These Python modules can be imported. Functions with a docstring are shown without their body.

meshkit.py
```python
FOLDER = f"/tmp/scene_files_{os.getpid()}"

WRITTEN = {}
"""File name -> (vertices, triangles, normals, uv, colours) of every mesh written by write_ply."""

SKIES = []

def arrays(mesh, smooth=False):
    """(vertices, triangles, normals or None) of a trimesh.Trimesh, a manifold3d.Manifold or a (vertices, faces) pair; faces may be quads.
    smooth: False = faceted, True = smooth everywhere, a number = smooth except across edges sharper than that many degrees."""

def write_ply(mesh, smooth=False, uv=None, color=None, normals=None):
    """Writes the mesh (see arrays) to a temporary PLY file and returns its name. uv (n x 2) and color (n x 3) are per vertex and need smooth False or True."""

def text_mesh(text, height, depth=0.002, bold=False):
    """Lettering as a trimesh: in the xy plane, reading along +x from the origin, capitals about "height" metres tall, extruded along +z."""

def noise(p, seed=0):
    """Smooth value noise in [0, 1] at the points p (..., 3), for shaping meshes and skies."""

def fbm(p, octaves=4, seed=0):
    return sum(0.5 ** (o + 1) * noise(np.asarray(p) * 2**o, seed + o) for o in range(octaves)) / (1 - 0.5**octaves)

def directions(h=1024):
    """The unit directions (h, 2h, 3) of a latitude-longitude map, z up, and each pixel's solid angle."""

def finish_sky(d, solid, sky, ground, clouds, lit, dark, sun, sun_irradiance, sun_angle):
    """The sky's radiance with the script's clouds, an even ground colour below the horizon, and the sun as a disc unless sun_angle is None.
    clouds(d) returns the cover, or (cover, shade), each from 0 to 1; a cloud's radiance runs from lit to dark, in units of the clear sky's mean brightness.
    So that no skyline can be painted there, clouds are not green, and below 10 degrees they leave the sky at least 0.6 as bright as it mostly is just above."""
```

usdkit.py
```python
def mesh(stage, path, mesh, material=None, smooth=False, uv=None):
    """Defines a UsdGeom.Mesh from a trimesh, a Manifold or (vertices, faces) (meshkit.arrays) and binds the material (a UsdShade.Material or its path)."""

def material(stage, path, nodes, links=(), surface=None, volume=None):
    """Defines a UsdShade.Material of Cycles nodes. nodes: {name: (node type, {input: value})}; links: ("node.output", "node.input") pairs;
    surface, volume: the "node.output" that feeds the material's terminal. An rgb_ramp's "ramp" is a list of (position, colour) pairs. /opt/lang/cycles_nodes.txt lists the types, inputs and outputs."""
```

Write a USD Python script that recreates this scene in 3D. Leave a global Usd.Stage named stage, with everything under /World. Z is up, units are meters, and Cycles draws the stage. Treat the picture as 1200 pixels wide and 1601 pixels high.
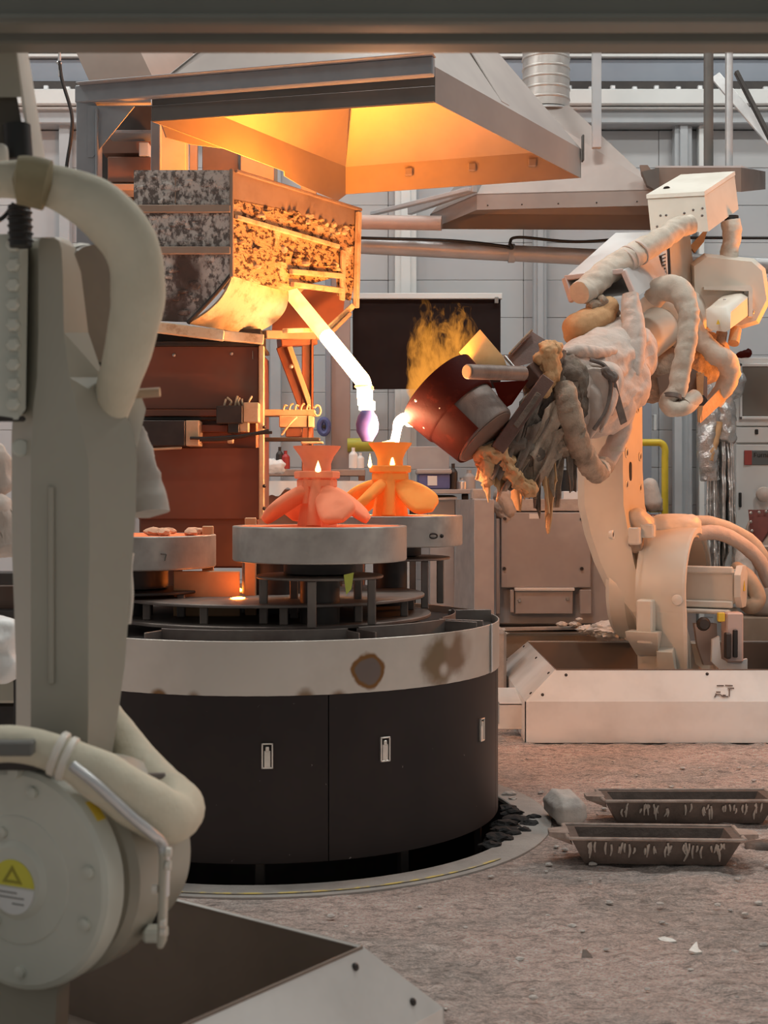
import math, random
import numpy as np, trimesh, shapely, manifold3d as m3
import meshkit, usdkit
from pxr import Usd, UsdGeom, UsdLux, UsdShade, Gf, Sdf, Vt
from shapely.geometry import Polygon, Point, box as sbox

stage = Usd.Stage.CreateInMemory()
UsdGeom.SetStageUpAxis(stage, UsdGeom.Tokens.z)
UsdGeom.SetStageMetersPerUnit(stage, 1.0)
W = UsdGeom.Xform.Define(stage, '/World'); stage.SetDefaultPrim(W.GetPrim())
UsdGeom.Scope.Define(stage, '/World/Looks')

# ---------------- camera ----------------
FOC, HOR, CAMZ = 2100.0, 775.0, 1.5      # focal length in pixels of a 1200 wide frame, horizon row, eye height
cam = UsdGeom.Camera.Define(stage, '/World/camera')
cam.AddTranslateOp().Set(Gf.Vec3d(0, 0, CAMZ)); cam.AddRotateXOp().Set(90.0)
cam.CreateHorizontalApertureAttr(36.0); cam.CreateVerticalApertureAttr(36.0 * 1601 / 1200)
cam.CreateFocalLengthAttr(36.0 * FOC / 1200)
cam.CreateVerticalApertureOffsetAttr(-(800.5 - HOR) / 1200 * 36.0)
cam.CreateClippingRangeAttr(Gf.Vec2f(0.05, 100))
cam.CreateFStopAttr(6.5); cam.CreateFocusDistanceAttr(7.3)
cam.CreateExposureAttr(0.12)

# ---------------- daylight of the hall and its lamps ----------------
dome = UsdLux.DomeLight.Define(stage, '/World/hall_daylight')
dome.CreateIntensityAttr(0.07); dome.CreateColorAttr(Gf.Vec3f(0.97, 1.0, 0.98))
def rect_lamp(name, x, y, z, w, h, power, rot=(0, 0, 0), col=(0.98, 1.0, 0.96)):
    l = UsdLux.RectLight.Define(stage, '/World/' + name)
    l.AddTranslateOp().Set(Gf.Vec3d(x, y, z)); l.AddRotateXYZOp().Set(Gf.Vec3f(*rot))
    l.CreateWidthAttr(w); l.CreateHeightAttr(h); l.CreateIntensityAttr(power); l.CreateColorAttr(Gf.Vec3f(*col))
    return l
k = 0
for lx in (-4.2, 0.2, 4.2):
    for ly in (2.0, 6.8, 10.0):
        rect_lamp('hall_lamp_light_%03d' % k, lx, ly, 7.75, 1.6, 0.5, {2.0: 13.0, 6.8: 54.0, 10.0: 26.0}[ly]); k += 1

# ---------------- helpers ----------------
def P(px, py, d):
    """the point seen at pixel (px, py) at depth d"""
    return np.array([(px - 600) / FOC * d, d, CAMZ - (py - HOR) / FOC * d])
def V(*a): return np.array(a, float)
def unit(a): a = np.asarray(a, float); return a / np.linalg.norm(a)

_count = {}
def numbered(parent, name):
    n = _count.get((parent, name), 0); _count[(parent, name)] = n + 1
    return name if n == 0 else '%s_%03d' % (name, n)
def tagp(p, label=None, cat=None, group=None, kind=None):
    for k_, v_ in (('label', label), ('category', cat), ('group', group), ('kind', kind)):
        if v_: p.SetCustomDataByKey(k_, v_)
class Thing:
    def __init__(s, name, label=None, cat=None, base=(0, 0, 0), group=None, kind=None):
        s.base = np.array(base, float)
        s.path = '/World/' + numbered('/World', name)
        x = UsdGeom.Xform.Define(stage, s.path); x.AddTranslateOp().Set(Gf.Vec3d(*map(float, s.base)))
        s.prim = x.GetPrim(); tagp(s.prim, label, cat, group, kind)
    def part(s, name, mesh, mat, smooth=35, under=None, label=None, kind=None):
        par = under or s.path
        p = par + '/' + numbered(par, name)
        v, f, n = meshkit.arrays(mesh, False)
        m = usdkit.mesh(stage, p, trimesh.Trimesh(v - s.base, f, process=False), mat, smooth=smooth)
        tagp(m.GetPrim(), label, kind=kind)
        return p
def single(name, mesh, mat, label=None, cat=None, smooth=35, group=None, kind=None):
    p = '/World/' + numbered('/World', name)
    m = usdkit.mesh(stage, p, mesh, mat, smooth=smooth)
    tagp(m.GetPrim(), label, cat, group, kind)
    return p
def copy_thing(src, name, label, base, rotz=0.0, group=None, cat=None):
    p = '/World/' + numbered('/World', name)
    x = UsdGeom.Xform.Define(stage, p)
    x.GetPrim().GetReferences().AddInternalReference(src.path); x.GetPrim().SetInstanceable(True)
    x.ClearXformOpOrder(); x.AddTranslateOp(opSuffix='at').Set(Gf.Vec3d(*map(float, base))); x.AddRotateZOp(opSuffix='turn').Set(rotz)
    tagp(x.GetPrim(), label, cat, group)
    return p

def T(v, f): return trimesh.Trimesh(np.asarray(v, float), np.asarray(f, int), process=False)
def join(*ms): return trimesh.util.concatenate([m for m in ms if m is not None])
def hull(pts): return trimesh.convex.convex_hull(np.asarray(pts, float))
def cbox(c, s, b=0.004, R=None):
    """a chamfered box: centre, size, chamfer"""
    h = np.asarray(s, float) / 2; b = min(b, h.min() * 0.9); pts = []
    for sx in (-1, 1):
        for sy in (-1, 1):
            for sz in (-1, 1):
                q = np.array([sx, sy, sz])
                for k_ in range(3):
                    d = h - b; d[k_] = h[k_]; pts.append(q * d)
    pts = np.array(pts)
    if R is not None: pts = pts @ np.asarray(R).T
    return hull(pts + np.asarray(c, float))
def basis(w, up=(0, 0, 1)):
    w = unit(w); u = np.cross(up, w)
    if np.linalg.norm(u) < 1e-4: u = np.cross((0, 1, 0), w)
    u = unit(u); return u, np.cross(w, u), w
def bar(p0, p1, a, b, up=(0, 0, 1), ch=0.004):
    """a rectangular bar from p0 to p1; a wide across, b along up"""
    p0, p1 = np.asarray(p0, float), np.asarray(p1, float)
    u, v, w = basis(p1 - p0, up)
    return cbox((p0 + p1) / 2, (a, b, np.linalg.norm(p1 - p0)), ch, np.stack([u, v, w], 1))
def pbox(x0, y0, x1, y1, d, t, b=0.004):
    """box whose front covers a pixel rectangle at depth d, t deep"""
    p, q = P(x0, y0, d), P(x1, y1, d)
    return cbox(((p[0] + q[0]) / 2, d + t / 2, (p[2] + q[2]) / 2), (abs(q[0] - p[0]), t, abs(p[2] - q[2])), b)
def lathe(prof, o, ax=(0, 0, 1), n=48, a0=0.0, a1=2 * math.pi, up=(0, 0, 1)):
    """revolve (r, t) round the axis; a profile whose end meets its start makes a closed ring"""
    u, v, w = basis(ax, up); full = abs(a1 - a0) > 6.28
    m = n if full else n + 1
    ang = a0 + (a1 - a0) * np.arange(m) / n
    pr = np.asarray(prof, float); k_ = len(pr)
    vs = np.asarray(o, float) + (np.cos(ang)[:, None, None] * u + np.sin(ang)[:, None, None] * v) * pr[None, :, :1] + w * pr[None, :, 1:2]
    f = []
    for i in range(n):
        j = (i + 1) % m
        for q in range(k_ - 1):
            a, b, c, d = i * k_ + q, j * k_ + q, j * k_ + q + 1, i * k_ + q + 1
            f += [[a, b, c], [a, c, d]]
    if not full:
        for e, flip in ((0, 0), (m - 1, 1)):
            for q in range(1, k_ - 2 + 1):
                t_ = [e * k_, e * k_ + q, e * k_ + min(q + 1, k_ - 1)]
                f.append(t_[::-1] if flip else t_)
    m_ = trimesh.Trimesh(vs.reshape(-1, 3), f, process=True); m_.update_faces(m_.nondegenerate_faces()); m_.fix_normals()
    return m_
def cyl(p0, p1, r, n=20, r1=None, b=0.0):
    p0, p1 = np.asarray(p0, float), np.asarray(p1, float); L = np.linalg.norm(p1 - p0); r1 = r if r1 is None else r1
    b = min(b, L / 3, r / 2)
    pr = [(0, 0), (r - b, 0), (r, b), (r1, L - b), (r1 - b, L), (0, L)] if b else [(0, 0), (r, 0), (r1, L), (0, L)]
    return lathe(pr, p0, p1 - p0, n)
def ring(o, ax, r0, r1, h, n=48, b=0.003, **kw):
    return lathe([(r0, b), (r0 + b, 0), (r1 - b, 0), (r1, b), (r1, h - b), (r1 - b, h), (r0 + b, h), (r0, h - b), (r0, b)], o, ax, n, **kw)
def spline(pts, m=8):
    p = np.asarray(pts, float); q = np.vstack([2 * p[0] - p[1], p, 2 * p[-1] - p[-2]]); out = []
    for i in range(1, len(q) - 2):
        for t in np.arange(m) / m:
            a, b, c, d = q[i - 1], q[i], q[i + 1], q[i + 2]
            out.append(0.5 * (2 * b + (c - a) * t + (2 * a - 5 * b + 4 * c - d) * t * t + (3 * b - a - 3 * c + d) * t ** 3))
    return np.array(out + [p[-1]])
def tube(pts, r, n=14, m=8, wr=0.0, fr=30.0, seed=0, flat=None):
    """tube along a smooth curve; wr wrinkles the skin"""
    pts = np.asarray(pts, float); r = np.broadcast_to(np.asarray(r, float), (len(pts),))
    s = spline(np.column_stack([pts, r]), m) if m > 1 else np.column_stack([pts, r])
    c, rr = s[:, :3], np.maximum(s[:, 3], 1e-4)
    t = np.gradient(c, axis=0); t /= np.linalg.norm(t, axis=1, keepdims=True)
    u = basis(t[0])[0]; U = []
    for k_ in range(len(c)):
        u = u - t[k_] * (u @ t[k_]); u = unit(u); U.append(u)
    U = np.array(U); Vv = np.cross(t, U)
    a = np.arange(n) / n * 2 * math.pi
    off = np.cos(a)[None, :, None] * U[:, None] + np.sin(a)[None, :, None] * Vv[:, None]
    v = c[:, None] + off * rr[:, None, None]
    if wr:
        nz = meshkit.fbm(v * fr, 3, seed); nz = 1 - np.abs(2 * nz - 1) * 2.2
        v = v + off * (nz * wr)[..., None]
    k_ = len(c); f = []
    for i in range(k_ - 1):
        for j in range(n):
            a_, b_, c_, d_ = i * n + j, i * n + (j + 1) % n, (i + 1) * n + (j + 1) % n, (i + 1) * n + j
            f += [[a_, b_, c_], [a_, c_, d_]]
    v = np.vstack([v.reshape(-1, 3), c[0] - t[0] * rr[0] * .25, c[-1] + t[-1] * rr[-1] * .25])
    for j in range(n):
        f += [[k_ * n, (j + 1) % n, j], [k_ * n + 1, (k_ - 1) * n + j, (k_ - 1) * n + (j + 1) % n]]
    return T(v, f)
def prism(poly, o, u, v, t):
    """extrude a 2-D polygon (points, or a shapely polygon) lying in plane (u, v) at o, by t along u x v"""
    g = poly if hasattr(poly, 'exterior') else Polygon(poly)
    if not g.is_valid: g = g.buffer(0)
    m = trimesh.creation.extrude_polygon(g, abs(t), engine='earcut')
    u, v = np.asarray(u, float), np.asarray(v, float); w = np.cross(u, v) * (1 if t > 0 else -1)
    x = m.vertices; m = T(np.asarray(o, float) + x[:, :1] * u + x[:, 1:2] * v + x[:, 2:] * w, m.faces)
    m.fix_normals(); return m
def pxprism(pts, d, t, holes=()):
    """a plate standing square to the view axis at depth d, t thick, outline given where it is seen"""
    to = lambda q: [tuple(P(x, y, d)[[0, 2]]) for x, y in q]
    return prism(Polygon(to(pts), [to(h) for h in holes]), (0, d + t, 0), (1, 0, 0), (0, 0, 1), t)
def plate(corners, t):
    """a flat plate through 3 or 4 corner points, thickened by t to its back"""
    c = np.asarray(corners, float); n = unit(np.cross(c[1] - c[0], c[2] - c[0]))
    return hull(np.vstack([c, c + n * t]))
def loft(secs, caps=True):
    s = np.asarray(secs, float); m, k_ = s.shape[:2]; f = []
    for i in range(m - 1):
        for j in range(k_):
            a, b, c, d = i * k_ + j, i * k_ + (j + 1) % k_, (i + 1) * k_ + (j + 1) % k_, (i + 1) * k_ + j
            f += [[a, b, c], [a, c, d]]
    v = s.reshape(-1, 3)
    if caps:
        v = np.vstack([v, s[0].mean(0), s[-1].mean(0)])
        for j in range(k_):
            f += [[m * k_, (j + 1) % k_, j], [m * k_ + 1, (m - 1) * k_ + j, (m - 1) * k_ + (j + 1) % k_]]
    q = T(v, f); q.fix_normals(); return q
def grid(fn, nu, nv, thick=0.006):
    """a thin sheet: fn(u, v) over the unit square, with a back face"""
    u, v = np.meshgrid(np.linspace(0, 1, nu), np.linspace(0, 1, nv), indexing='ij')
    p = fn(u, v); du, dv = np.gradient(p, axis=0), np.gradient(p, axis=1)
    nr = np.cross(du, dv); nr /= np.maximum(np.linalg.norm(nr, axis=2, keepdims=True), 1e-9)
    a, b = p + nr * thick / 2, p - nr * thick / 2
    f = []; N = nu * nv
    for i in range(nu - 1):
        for j in range(nv - 1):
            q = [i * nv + j, (i + 1) * nv + j, (i + 1) * nv + j + 1, i * nv + j + 1]
            f += [[q[0], q[1], q[2]], [q[0], q[2], q[3]], [N + q[0], N + q[2], N + q[1]], [N + q[0], N + q[3], N + q[2]]]
    rim = [i * nv for i in range(nu)] + [(nu - 1) * nv + j for j in range(1, nv)] + [i * nv + nv - 1 for i in range(nu - 2, -1, -1)] + [j for j in range(nv - 2, 0, -1)]
    for x, y in zip(rim, rim[1:] + rim[:1]): f += [[x, N + y, y], [x, N + x, N + y]]
    q = T(np.vstack([a.reshape(-1, 3), b.reshape(-1, 3)]), f); return q
def drape(tl, tr, length, folds=4, amp=0.03, seed=0, taper=1.0, thick=0.008, lean=(0, 0, 0), rag=0.0, nu=36, nv=28):
    """cloth hanging from the line tl-tr"""
    tl, tr = np.asarray(tl, float), np.asarray(tr, float); ax = tr - tl; out = unit(np.cross(ax, (0, 0, 1)))
    rs = np.random.RandomState(seed); ph = rs.rand(3) * 6
    def fn(u, v):
        w = (u - .5) * (1 + (taper - 1) * v) + .5
        ln = length * (1 + rag * (meshkit.noise(np.stack([u * 5, u * 0, u * 0], -1), seed) - .5) * 2)
        d = (np.sin(u * folds * 6.283 + ph[0] + v * .8) + .5 * np.sin(u * folds * 2.3 * 6.283 + ph[1] - v)) * amp * (.25 + .75 * v)
        p = tl + w[..., None] * ax + (ln * v)[..., None] * V(0, 0, -1) + d[..., None] * out + (v ** 1.3)[..., None] * V(*lean)
        nz = meshkit.fbm(p * 9, 3, seed) - .5
        return p + out * (nz * amp * 1.1)[..., None] + ax * (np.cos(u * folds * 6.283 + ph[2]) * amp * .1)[..., None]
    return grid(fn, nu, nv, thick)
def bones(chain, amp=0.0, fr=20, seed=0, edge=0.02, it=8, ridge=True):
    """smooth union of the hulls of sphere pairs [((p, r), (p, r)), ...], wrinkled by amp"""
    ms = [m3.Manifold.batch_hull([m3.Manifold.sphere(r, 20).translate(tuple(map(float, p))) for p, r in b]) for b in chain]
    M = m3.Manifold.batch_boolean(ms, m3.OpType.Add).refine_to_length(edge)
    g = M.to_mesh(); q = trimesh.Trimesh(g.vert_properties[:, :3], g.tri_verts, process=True)
    trimesh.smoothing.filter_taubin(q, iterations=it)
    if amp:
        nz = meshkit.fbm(q.vertices * fr, 4, seed)
        nz = (1 - np.abs(2 * nz - 1) * 2.5) if ridge else (nz - .5) * 2
        q = T(q.vertices + q.vertex_normals * (nz * amp)[:, None], q.faces)
    return q
def chain(*pr): return [(a, b) for a, b in zip(pr[:-1], pr[1:])]
def rock(c, s, seed=0, amp=.35, sub=2):
    m = trimesh.creation.icosphere(sub); v = m.vertices
    v = v * (1 + amp * (meshkit.fbm(v * 1.7 + seed * 7.1, 3, seed) - .5) * 2)[:, None]
    a = seed * 1.7; R = V([math.cos(a), -math.sin(a), 0], [math.sin(a), math.cos(a), 0], [0, 0, 1])
    return T((v @ R.T) * np.asarray(s, float) + np.asarray(c, float), m.faces)
def bolt(o, ax, r=.012, h=.008): return lathe([(r * 1.0, 0), (r, h * .7), (r * .8, h), (0, h)], o, ax, 6)
def dot(o, ax, r=.012, h=.006, n=10): return lathe([(r, 0), (r * .9, h * .6), (r * .5, h), (0, h * 1.1)], o, ax, n)

# ---------------- materials ----------------
def mat(name, c, c2=None, rough=.5, metal=0.0, scale=6.0, mixr=(.4, .7), bump=0.0, bscale=60.0, bdist=.01, spots=(), emit=None, stretch=None, ior=None, detail=5.0, c3=None, s3=1.5, m3r=(.5, .7), trans=0.0, spec=None):
    """painted, metal, cloth or stone surface: c with blotches of c2 (and of c3), stains with a place of their own (spots), fine relief"""
    n = {'g': ('geometry', {}), 'p': ('principled_bsdf', {'roughness': rough, 'metallic': metal, 'base_color': c})}
    L = []; vec = 'g.position'
    if spec is not None: n['p'][1]['specular_ior_level'] = spec
    if stretch:
        n['st'] = ('mapping', {'mapping_type': 'point', 'scale': stretch}); L.append((vec, 'st.vector')); vec = 'st.vector'
    col = None
    if c2 is not None:
        n['n1'] = ('noise_texture', {'scale': scale, 'detail': detail, 'roughness': .62}); L.append((vec, 'n1.vector'))
        n['r1'] = ('rgb_ramp', {'ramp': [(0, c), (mixr[0], c), (mixr[1], c2), (1, c2)]}); L.append(('n1.fac', 'r1.fac')); col = 'r1.color'
    if c3 is not None:
        n['n3'] = ('noise_texture', {'scale': s3, 'detail': 4.0, 'roughness': .55}); L.append((vec, 'n3.vector'))
        n['m3'] = ('map_range', {'range_type': 'smoothstep', 'from_min': m3r[0], 'from_max': m3r[1], 'to_min': 0.0, 'to_max': 1.0}); L.append(('n3.fac', 'm3.value'))
        n['x3'] = ('mix_color', {'a': c, 'b': c3})
        if col: L.append((col, 'x3.a'))
        L.append(('m3.result', 'x3.fac')); col = 'x3.result'
    for i, (ctr, r0, r1, sc) in enumerate(spots):
        n['d%d' % i] = ('vector_math', {'math_type': 'distance', 'vector2': tuple(map(float, ctr))})
        n['w%d' % i] = ('noise_texture', {'scale': 9.0, 'detail': 3.0}); L.append(('g.position', 'w%d.vector' % i))
        n['o%d' % i] = ('math', {'math_type': 'multiply_add', 'value2': r1 * .9, 'value3': -r1 * .45}); L.append(('w%d.fac' % i, 'o%d.value1' % i))
        n['e%d' % i] = ('math', {'math_type': 'add'}); L += [('g.position', 'd%d.vector1' % i), ('d%d.value' % i, 'e%d.value1' % i), ('o%d.value' % i, 'e%d.value2' % i)]
        n['m%d' % i] = ('map_range', {'range_type': 'smoothstep', 'from_min': r0, 'from_max': r1, 'to_min': 1.0, 'to_max': 0.0}); L.append(('e%d.value' % i, 'm%d.value' % i))
        n['x%d_' % i] = ('mix_color', {'a': c, 'b': sc})
        if col: L.append((col, 'x%d_.a' % i))
        L.append(('m%d.result' % i, 'x%d_.fac' % i)); col = 'x%d_.result' % i
    if col: L.append((col, 'p.base_color'))
    if bump:
        n['nb'] = ('noise_texture', {'scale': bscale, 'detail': 6.0, 'roughness': .6}); L.append((vec, 'nb.vector'))
        n['b'] = ('bump', {'strength': bump, 'distance': bdist}); L += [('nb.fac', 'b.height'), ('b.normal', 'p.normal')]
    if emit: n['p'][1].update(emission_color=emit[0], emission_strength=emit[1])
    out = 'p.BSDF'
    if trans:
        n['tr'] = ('translucent_bsdf', {'color': c}); n['mx'] = ('mix_closure', {'fac': trans}); L += [('p.BSDF', 'mx.closure1'), ('tr.BSDF', 'mx.closure2')]; out = 'mx.closure'
    return usdkit.material(stage, '/World/Looks/' + name, n, L, surface=out)
def glow(name, col, s): return usdkit.material(stage, '/World/Looks/' + name, {'e': ('emission', {'color': col, 'strength': s})}, [], surface='e.emission')
CX, CY = -0.525, 6.3                                   # centre of the casting turntable
def tp(deg, r, z):                                      # a point round the turntable; 0 deg faces the camera, positive to the right
    a = math.radians(deg); return V(CX + r * math.sin(a), CY - r * math.cos(a), z)

CREAM = (.60, .56, .48)
M_cream = mat('cream_paint', CREAM, (.50, .46, .39), rough=.42, scale=2.2, mixr=(.45, .8), bump=.05, bscale=220, bdist=.004)
M_cream_edge = mat('pale_cream_paint', (.68, .65, .58), (.58, .54, .47), rough=.4, scale=3)
M_greenish = mat('grey_green_paint', (.56, .57, .50), (.50, .51, .44), rough=.42, scale=2.5, bump=.05, bscale=200, bdist=.004)
M_frame = mat('grey_frame_paint', (.25, .27, .29), (.21, .225, .245), rough=.5, scale=5)
M_beam = mat('olive_beam_paint', (.13, .13, .108), (.11, .11, .092), rough=.45, scale=2)
M_hood = mat('hood_sheet', (.33, .295, .275), (.27, .24, .225), rough=.45, metal=.25, scale=2.0, mixr=(.4, .75))
M_galv = mat('galvanised_sheet', (.62, .62, .62), (.50, .51, .52), rough=.42, metal=.7, scale=9, mixr=(.35, .7))
M_tray = mat('tray_sheet', (.68, .67, .645), (.57, .56, .535), rough=.42, metal=.15, scale=2.6, mixr=(.42, .7), c3=(.74, .73, .71), s3=1.2)
M_tray_in = mat('tray_dull_steel', (.20, .155, .125), (.16, .125, .10), rough=.6, scale=3)
M_dark = mat('dark_steel', (.035, .030, .028), (.055, .045, .04), rough=.5, metal=.3, scale=9)
M_black = mat('black_rubber', (.012, .012, .012), rough=.55)
M_bolt = mat('bolt_steel', (.45, .44, .42), rough=.35, metal=.8)
M_drum = mat('black_panel_paint', (.017, .0125, .0125), (.022, .016, .015), rough=.55, scale=4, c3=(.20, .18, .17), s3=34.0, m3r=(.735, .76), spec=.22)
M_wall = mat('wall_panel', (.44, .445, .46), (.41, .415, .43), rough=.55, scale=1.4)
M_wall2 = mat('wall_panel_alt', (.47, .475, .485), (.44, .445, .45), rough=.55, scale=1.4)  # second panel tone, dealt out at random
M_col = mat('column_paint', (.42, .44, .46), (.37, .39, .41), rough=.5, scale=3)
M_white = mat('white_paint', (.70, .71, .70), (.64, .65, .64), rough=.42, scale=2)
M_blueband = mat('blue_grey_band', (.25, .28, .33), (.22, .25, .30), rough=.5, scale=2)
M_floor = usdkit.material(stage, '/World/Looks/sandy_floor', {'g': ('geometry', {}), 'st': ('mapping', {'mapping_type': 'point', 'scale': (1.0, 1.9, 1.0)}),
    'n1': ('noise_texture', {'scale': 1.3, 'detail': 5.0, 'roughness': .6}), 'r1': ('rgb_ramp', {'ramp': [(0, (.62, .57, .54)), (.40, (.74, .66, .62)), (.56, (.97, .81, .75)), (1, (1.0, .85, .80))]}),
    'n2': ('noise_texture', {'scale': 15.0, 'detail': 9.0, 'roughness': .78, 'distortion': .6}), 'r2': ('rgb_ramp', {'ramp': [(0, (.22, .20, .19)), (.38, (.45, .42, .40)), (.47, (.88, .86, .84)), (.56, (1.12, 1.1, 1.08)), (.66, (1.35, 1.33, 1.31)), (1, (1.5, 1.48, 1.45))]}),
    'n3': ('noise_texture', {'scale': 90.0, 'detail': 4.0, 'roughness': .7}), 'r3': ('rgb_ramp', {'ramp': [(0, (.3, .29, .28)), (.40, (.72, .71, .70)), (.52, (1.1, 1.1, 1.1)), (.64, (1.4, 1.4, 1.4)), (1, (1.5, 1.5, 1.5))]}),
    'm1': ('mix_color', {'blend_type': 'multiply', 'fac': .85, 'use_clamp_result': False}), 'm2': ('mix_color', {'blend_type': 'multiply', 'fac': .9, 'use_clamp_result': False}),
    'ad': ('math', {'math_type': 'multiply_add', 'value2': .35}), 'b': ('bump', {'strength': 1.0, 'distance': .07}), 'p': ('principled_bsdf', {'roughness': .93, 'specular_ior_level': .25})},
    [('g.position', 'st.vector'), ('g.position', 'n1.vector'), ('st.vector', 'n2.vector'), ('st.vector', 'n3.vector'), ('n1.fac', 'r1.fac'), ('n2.fac', 'r2.fac'), ('n3.fac', 'r3.fac'), ('r1.color', 'm1.a'), ('r2.color', 'm1.b'), ('m1.result', 'm2.a'), ('r3.color', 'm2.b'), ('m2.result', 'p.base_color'),
     ('n3.fac', 'ad.value1'), ('n2.fac', 'ad.value3'), ('ad.value', 'b.height'), ('b.normal', 'p.normal')], surface='p.BSDF')
M_conc = mat('smooth_concrete', (.30, .28, .26), (.23, .215, .20), rough=.85, scale=7, bump=.25, bscale=90)
M_yline = mat('worn_yellow_line', (.55, .42, .12), (.30, .27, .22), rough=.75, scale=14, mixr=(.42, .55))
M_pit = mat('pit_black', (.012, .011, .011), rough=.85)  # near black for the pit and its slag lumps
M_ceil = mat('ceiling_sheet', (.5, .51, .52), rough=.6)
M_lampbody = mat('lamp_housing', (.6, .6, .6), rough=.5)

# ---------------- floor, pit ----------------
def floor_mesh():
    xs = np.concatenate([np.linspace(-8, -1.9, 13)[:-1], np.arange(-1.9, 3.6, .03), np.linspace(3.6, 8, 10)])
    ys = np.concatenate([np.linspace(-1.0, 3.5, 10)[:-1], np.arange(3.5, 8.6, .03), np.linspace(8.6, 12.5, 12)])
    x, y = np.meshgrid(xs, ys, indexing='ij'); r = np.hypot(x - CX, y - CY)
    z = (meshkit.fbm(np.stack([x * 5, y * 5, x * 0], -1), 5, 3) - .5) * .036 + (meshkit.fbm(np.stack([x * 15, y * 26, x * 0], -1), 4, 8) - .5) * .030
    calm = np.clip((r - 1.30) / .5, .12, 1); z = z * calm - .004
    v = np.stack([x, y, z], -1).reshape(-1, 3); n = len(ys); f = []
    keep = r > 1.19
    for i in range(len(xs) - 1):
        for j in range(n - 1):
            if keep[i, j] and keep[i + 1, j] and keep[i, j + 1] and keep[i + 1, j + 1]:
                a, b, c, d = i * n + j, (i + 1) * n + j, (i + 1) * n + j + 1, i * n + j + 1
                f += [[a, b, c], [a, c, d]]
    q = T(v, f); q.remove_unreferenced_vertices(); return q
FL = Thing('floor', kind='structure')
FL.part('floor_surface', floor_mesh(), M_floor, smooth=True)
FL.part('pit_kerb', lathe([(1.15, -.09), (1.15, .004), (1.155, .008), (1.268, .008), (1.30, .004), (1.30, -.05), (1.15, -.09)], (CX, CY, 0), n=96), M_conc)
FL.part('yellow_line', lathe([(1.262, .0095), (1.262, .0115), (1.276, .0115), (1.276, .0095), (1.262, .0095)], (CX, CY, 0), n=96, a0=math.radians(-122), a1=math.radians(-38)), M_yline)
FL.part('pit_wall', lathe([(0.0, -.55), (1.148, -.55), (1.148, -.01), (1.16, -.01), (1.16, -.56), (0, -.56)], (CX, CY, 0), n=64), M_pit)

# ---------------- hall shell ----------------
WB = 12.5
wb = Thing('wall_back', kind='structure')
wb.part('backing', cbox((0, WB + .14, 4), (16, .12, 8), .01), M_wall)
cols_x = [-5.0 + 1.26 * i for i in range(9)]
rs = random.Random(4)
for i in range(8):
    for j in range(14):
        z0 = .02 + j * .349
        if z0 + .349 > 4.92: continue
        wb.part('panel', cbox((cols_x[i] + .63, WB + .06 + rs.uniform(-.003, .003), z0 + .1725), (1.256, .08, .3465), .004), M_wall2 if rs.random() < .4 else M_wall)
for x0, wd, m_ in ((-1.0, .10, M_col), (.20, .20, M_white), (1.44, .12, M_col), (2.76, .16, M_col), (2.93, .05, M_white), (-2.4, .14, M_col), (-2.95, .10, M_col)):
    wb.part('column', cbox((x0, WB - .05, 2.5), (wd, .12, 5.0), .006), m_)
    if wd > .11: wb.part('column_flange', cbox((x0, WB - .125, 2.5), (wd * .45, .03, 5.0), .004), m_)
wb.part('girder', cbox((0, WB - .06, 4.98), (12, .24, .13), .01), M_col)
wb.part('girder_lip', cbox((0, WB - .20, 5.045), (12, .06, .02), .004), M_white)
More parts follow.
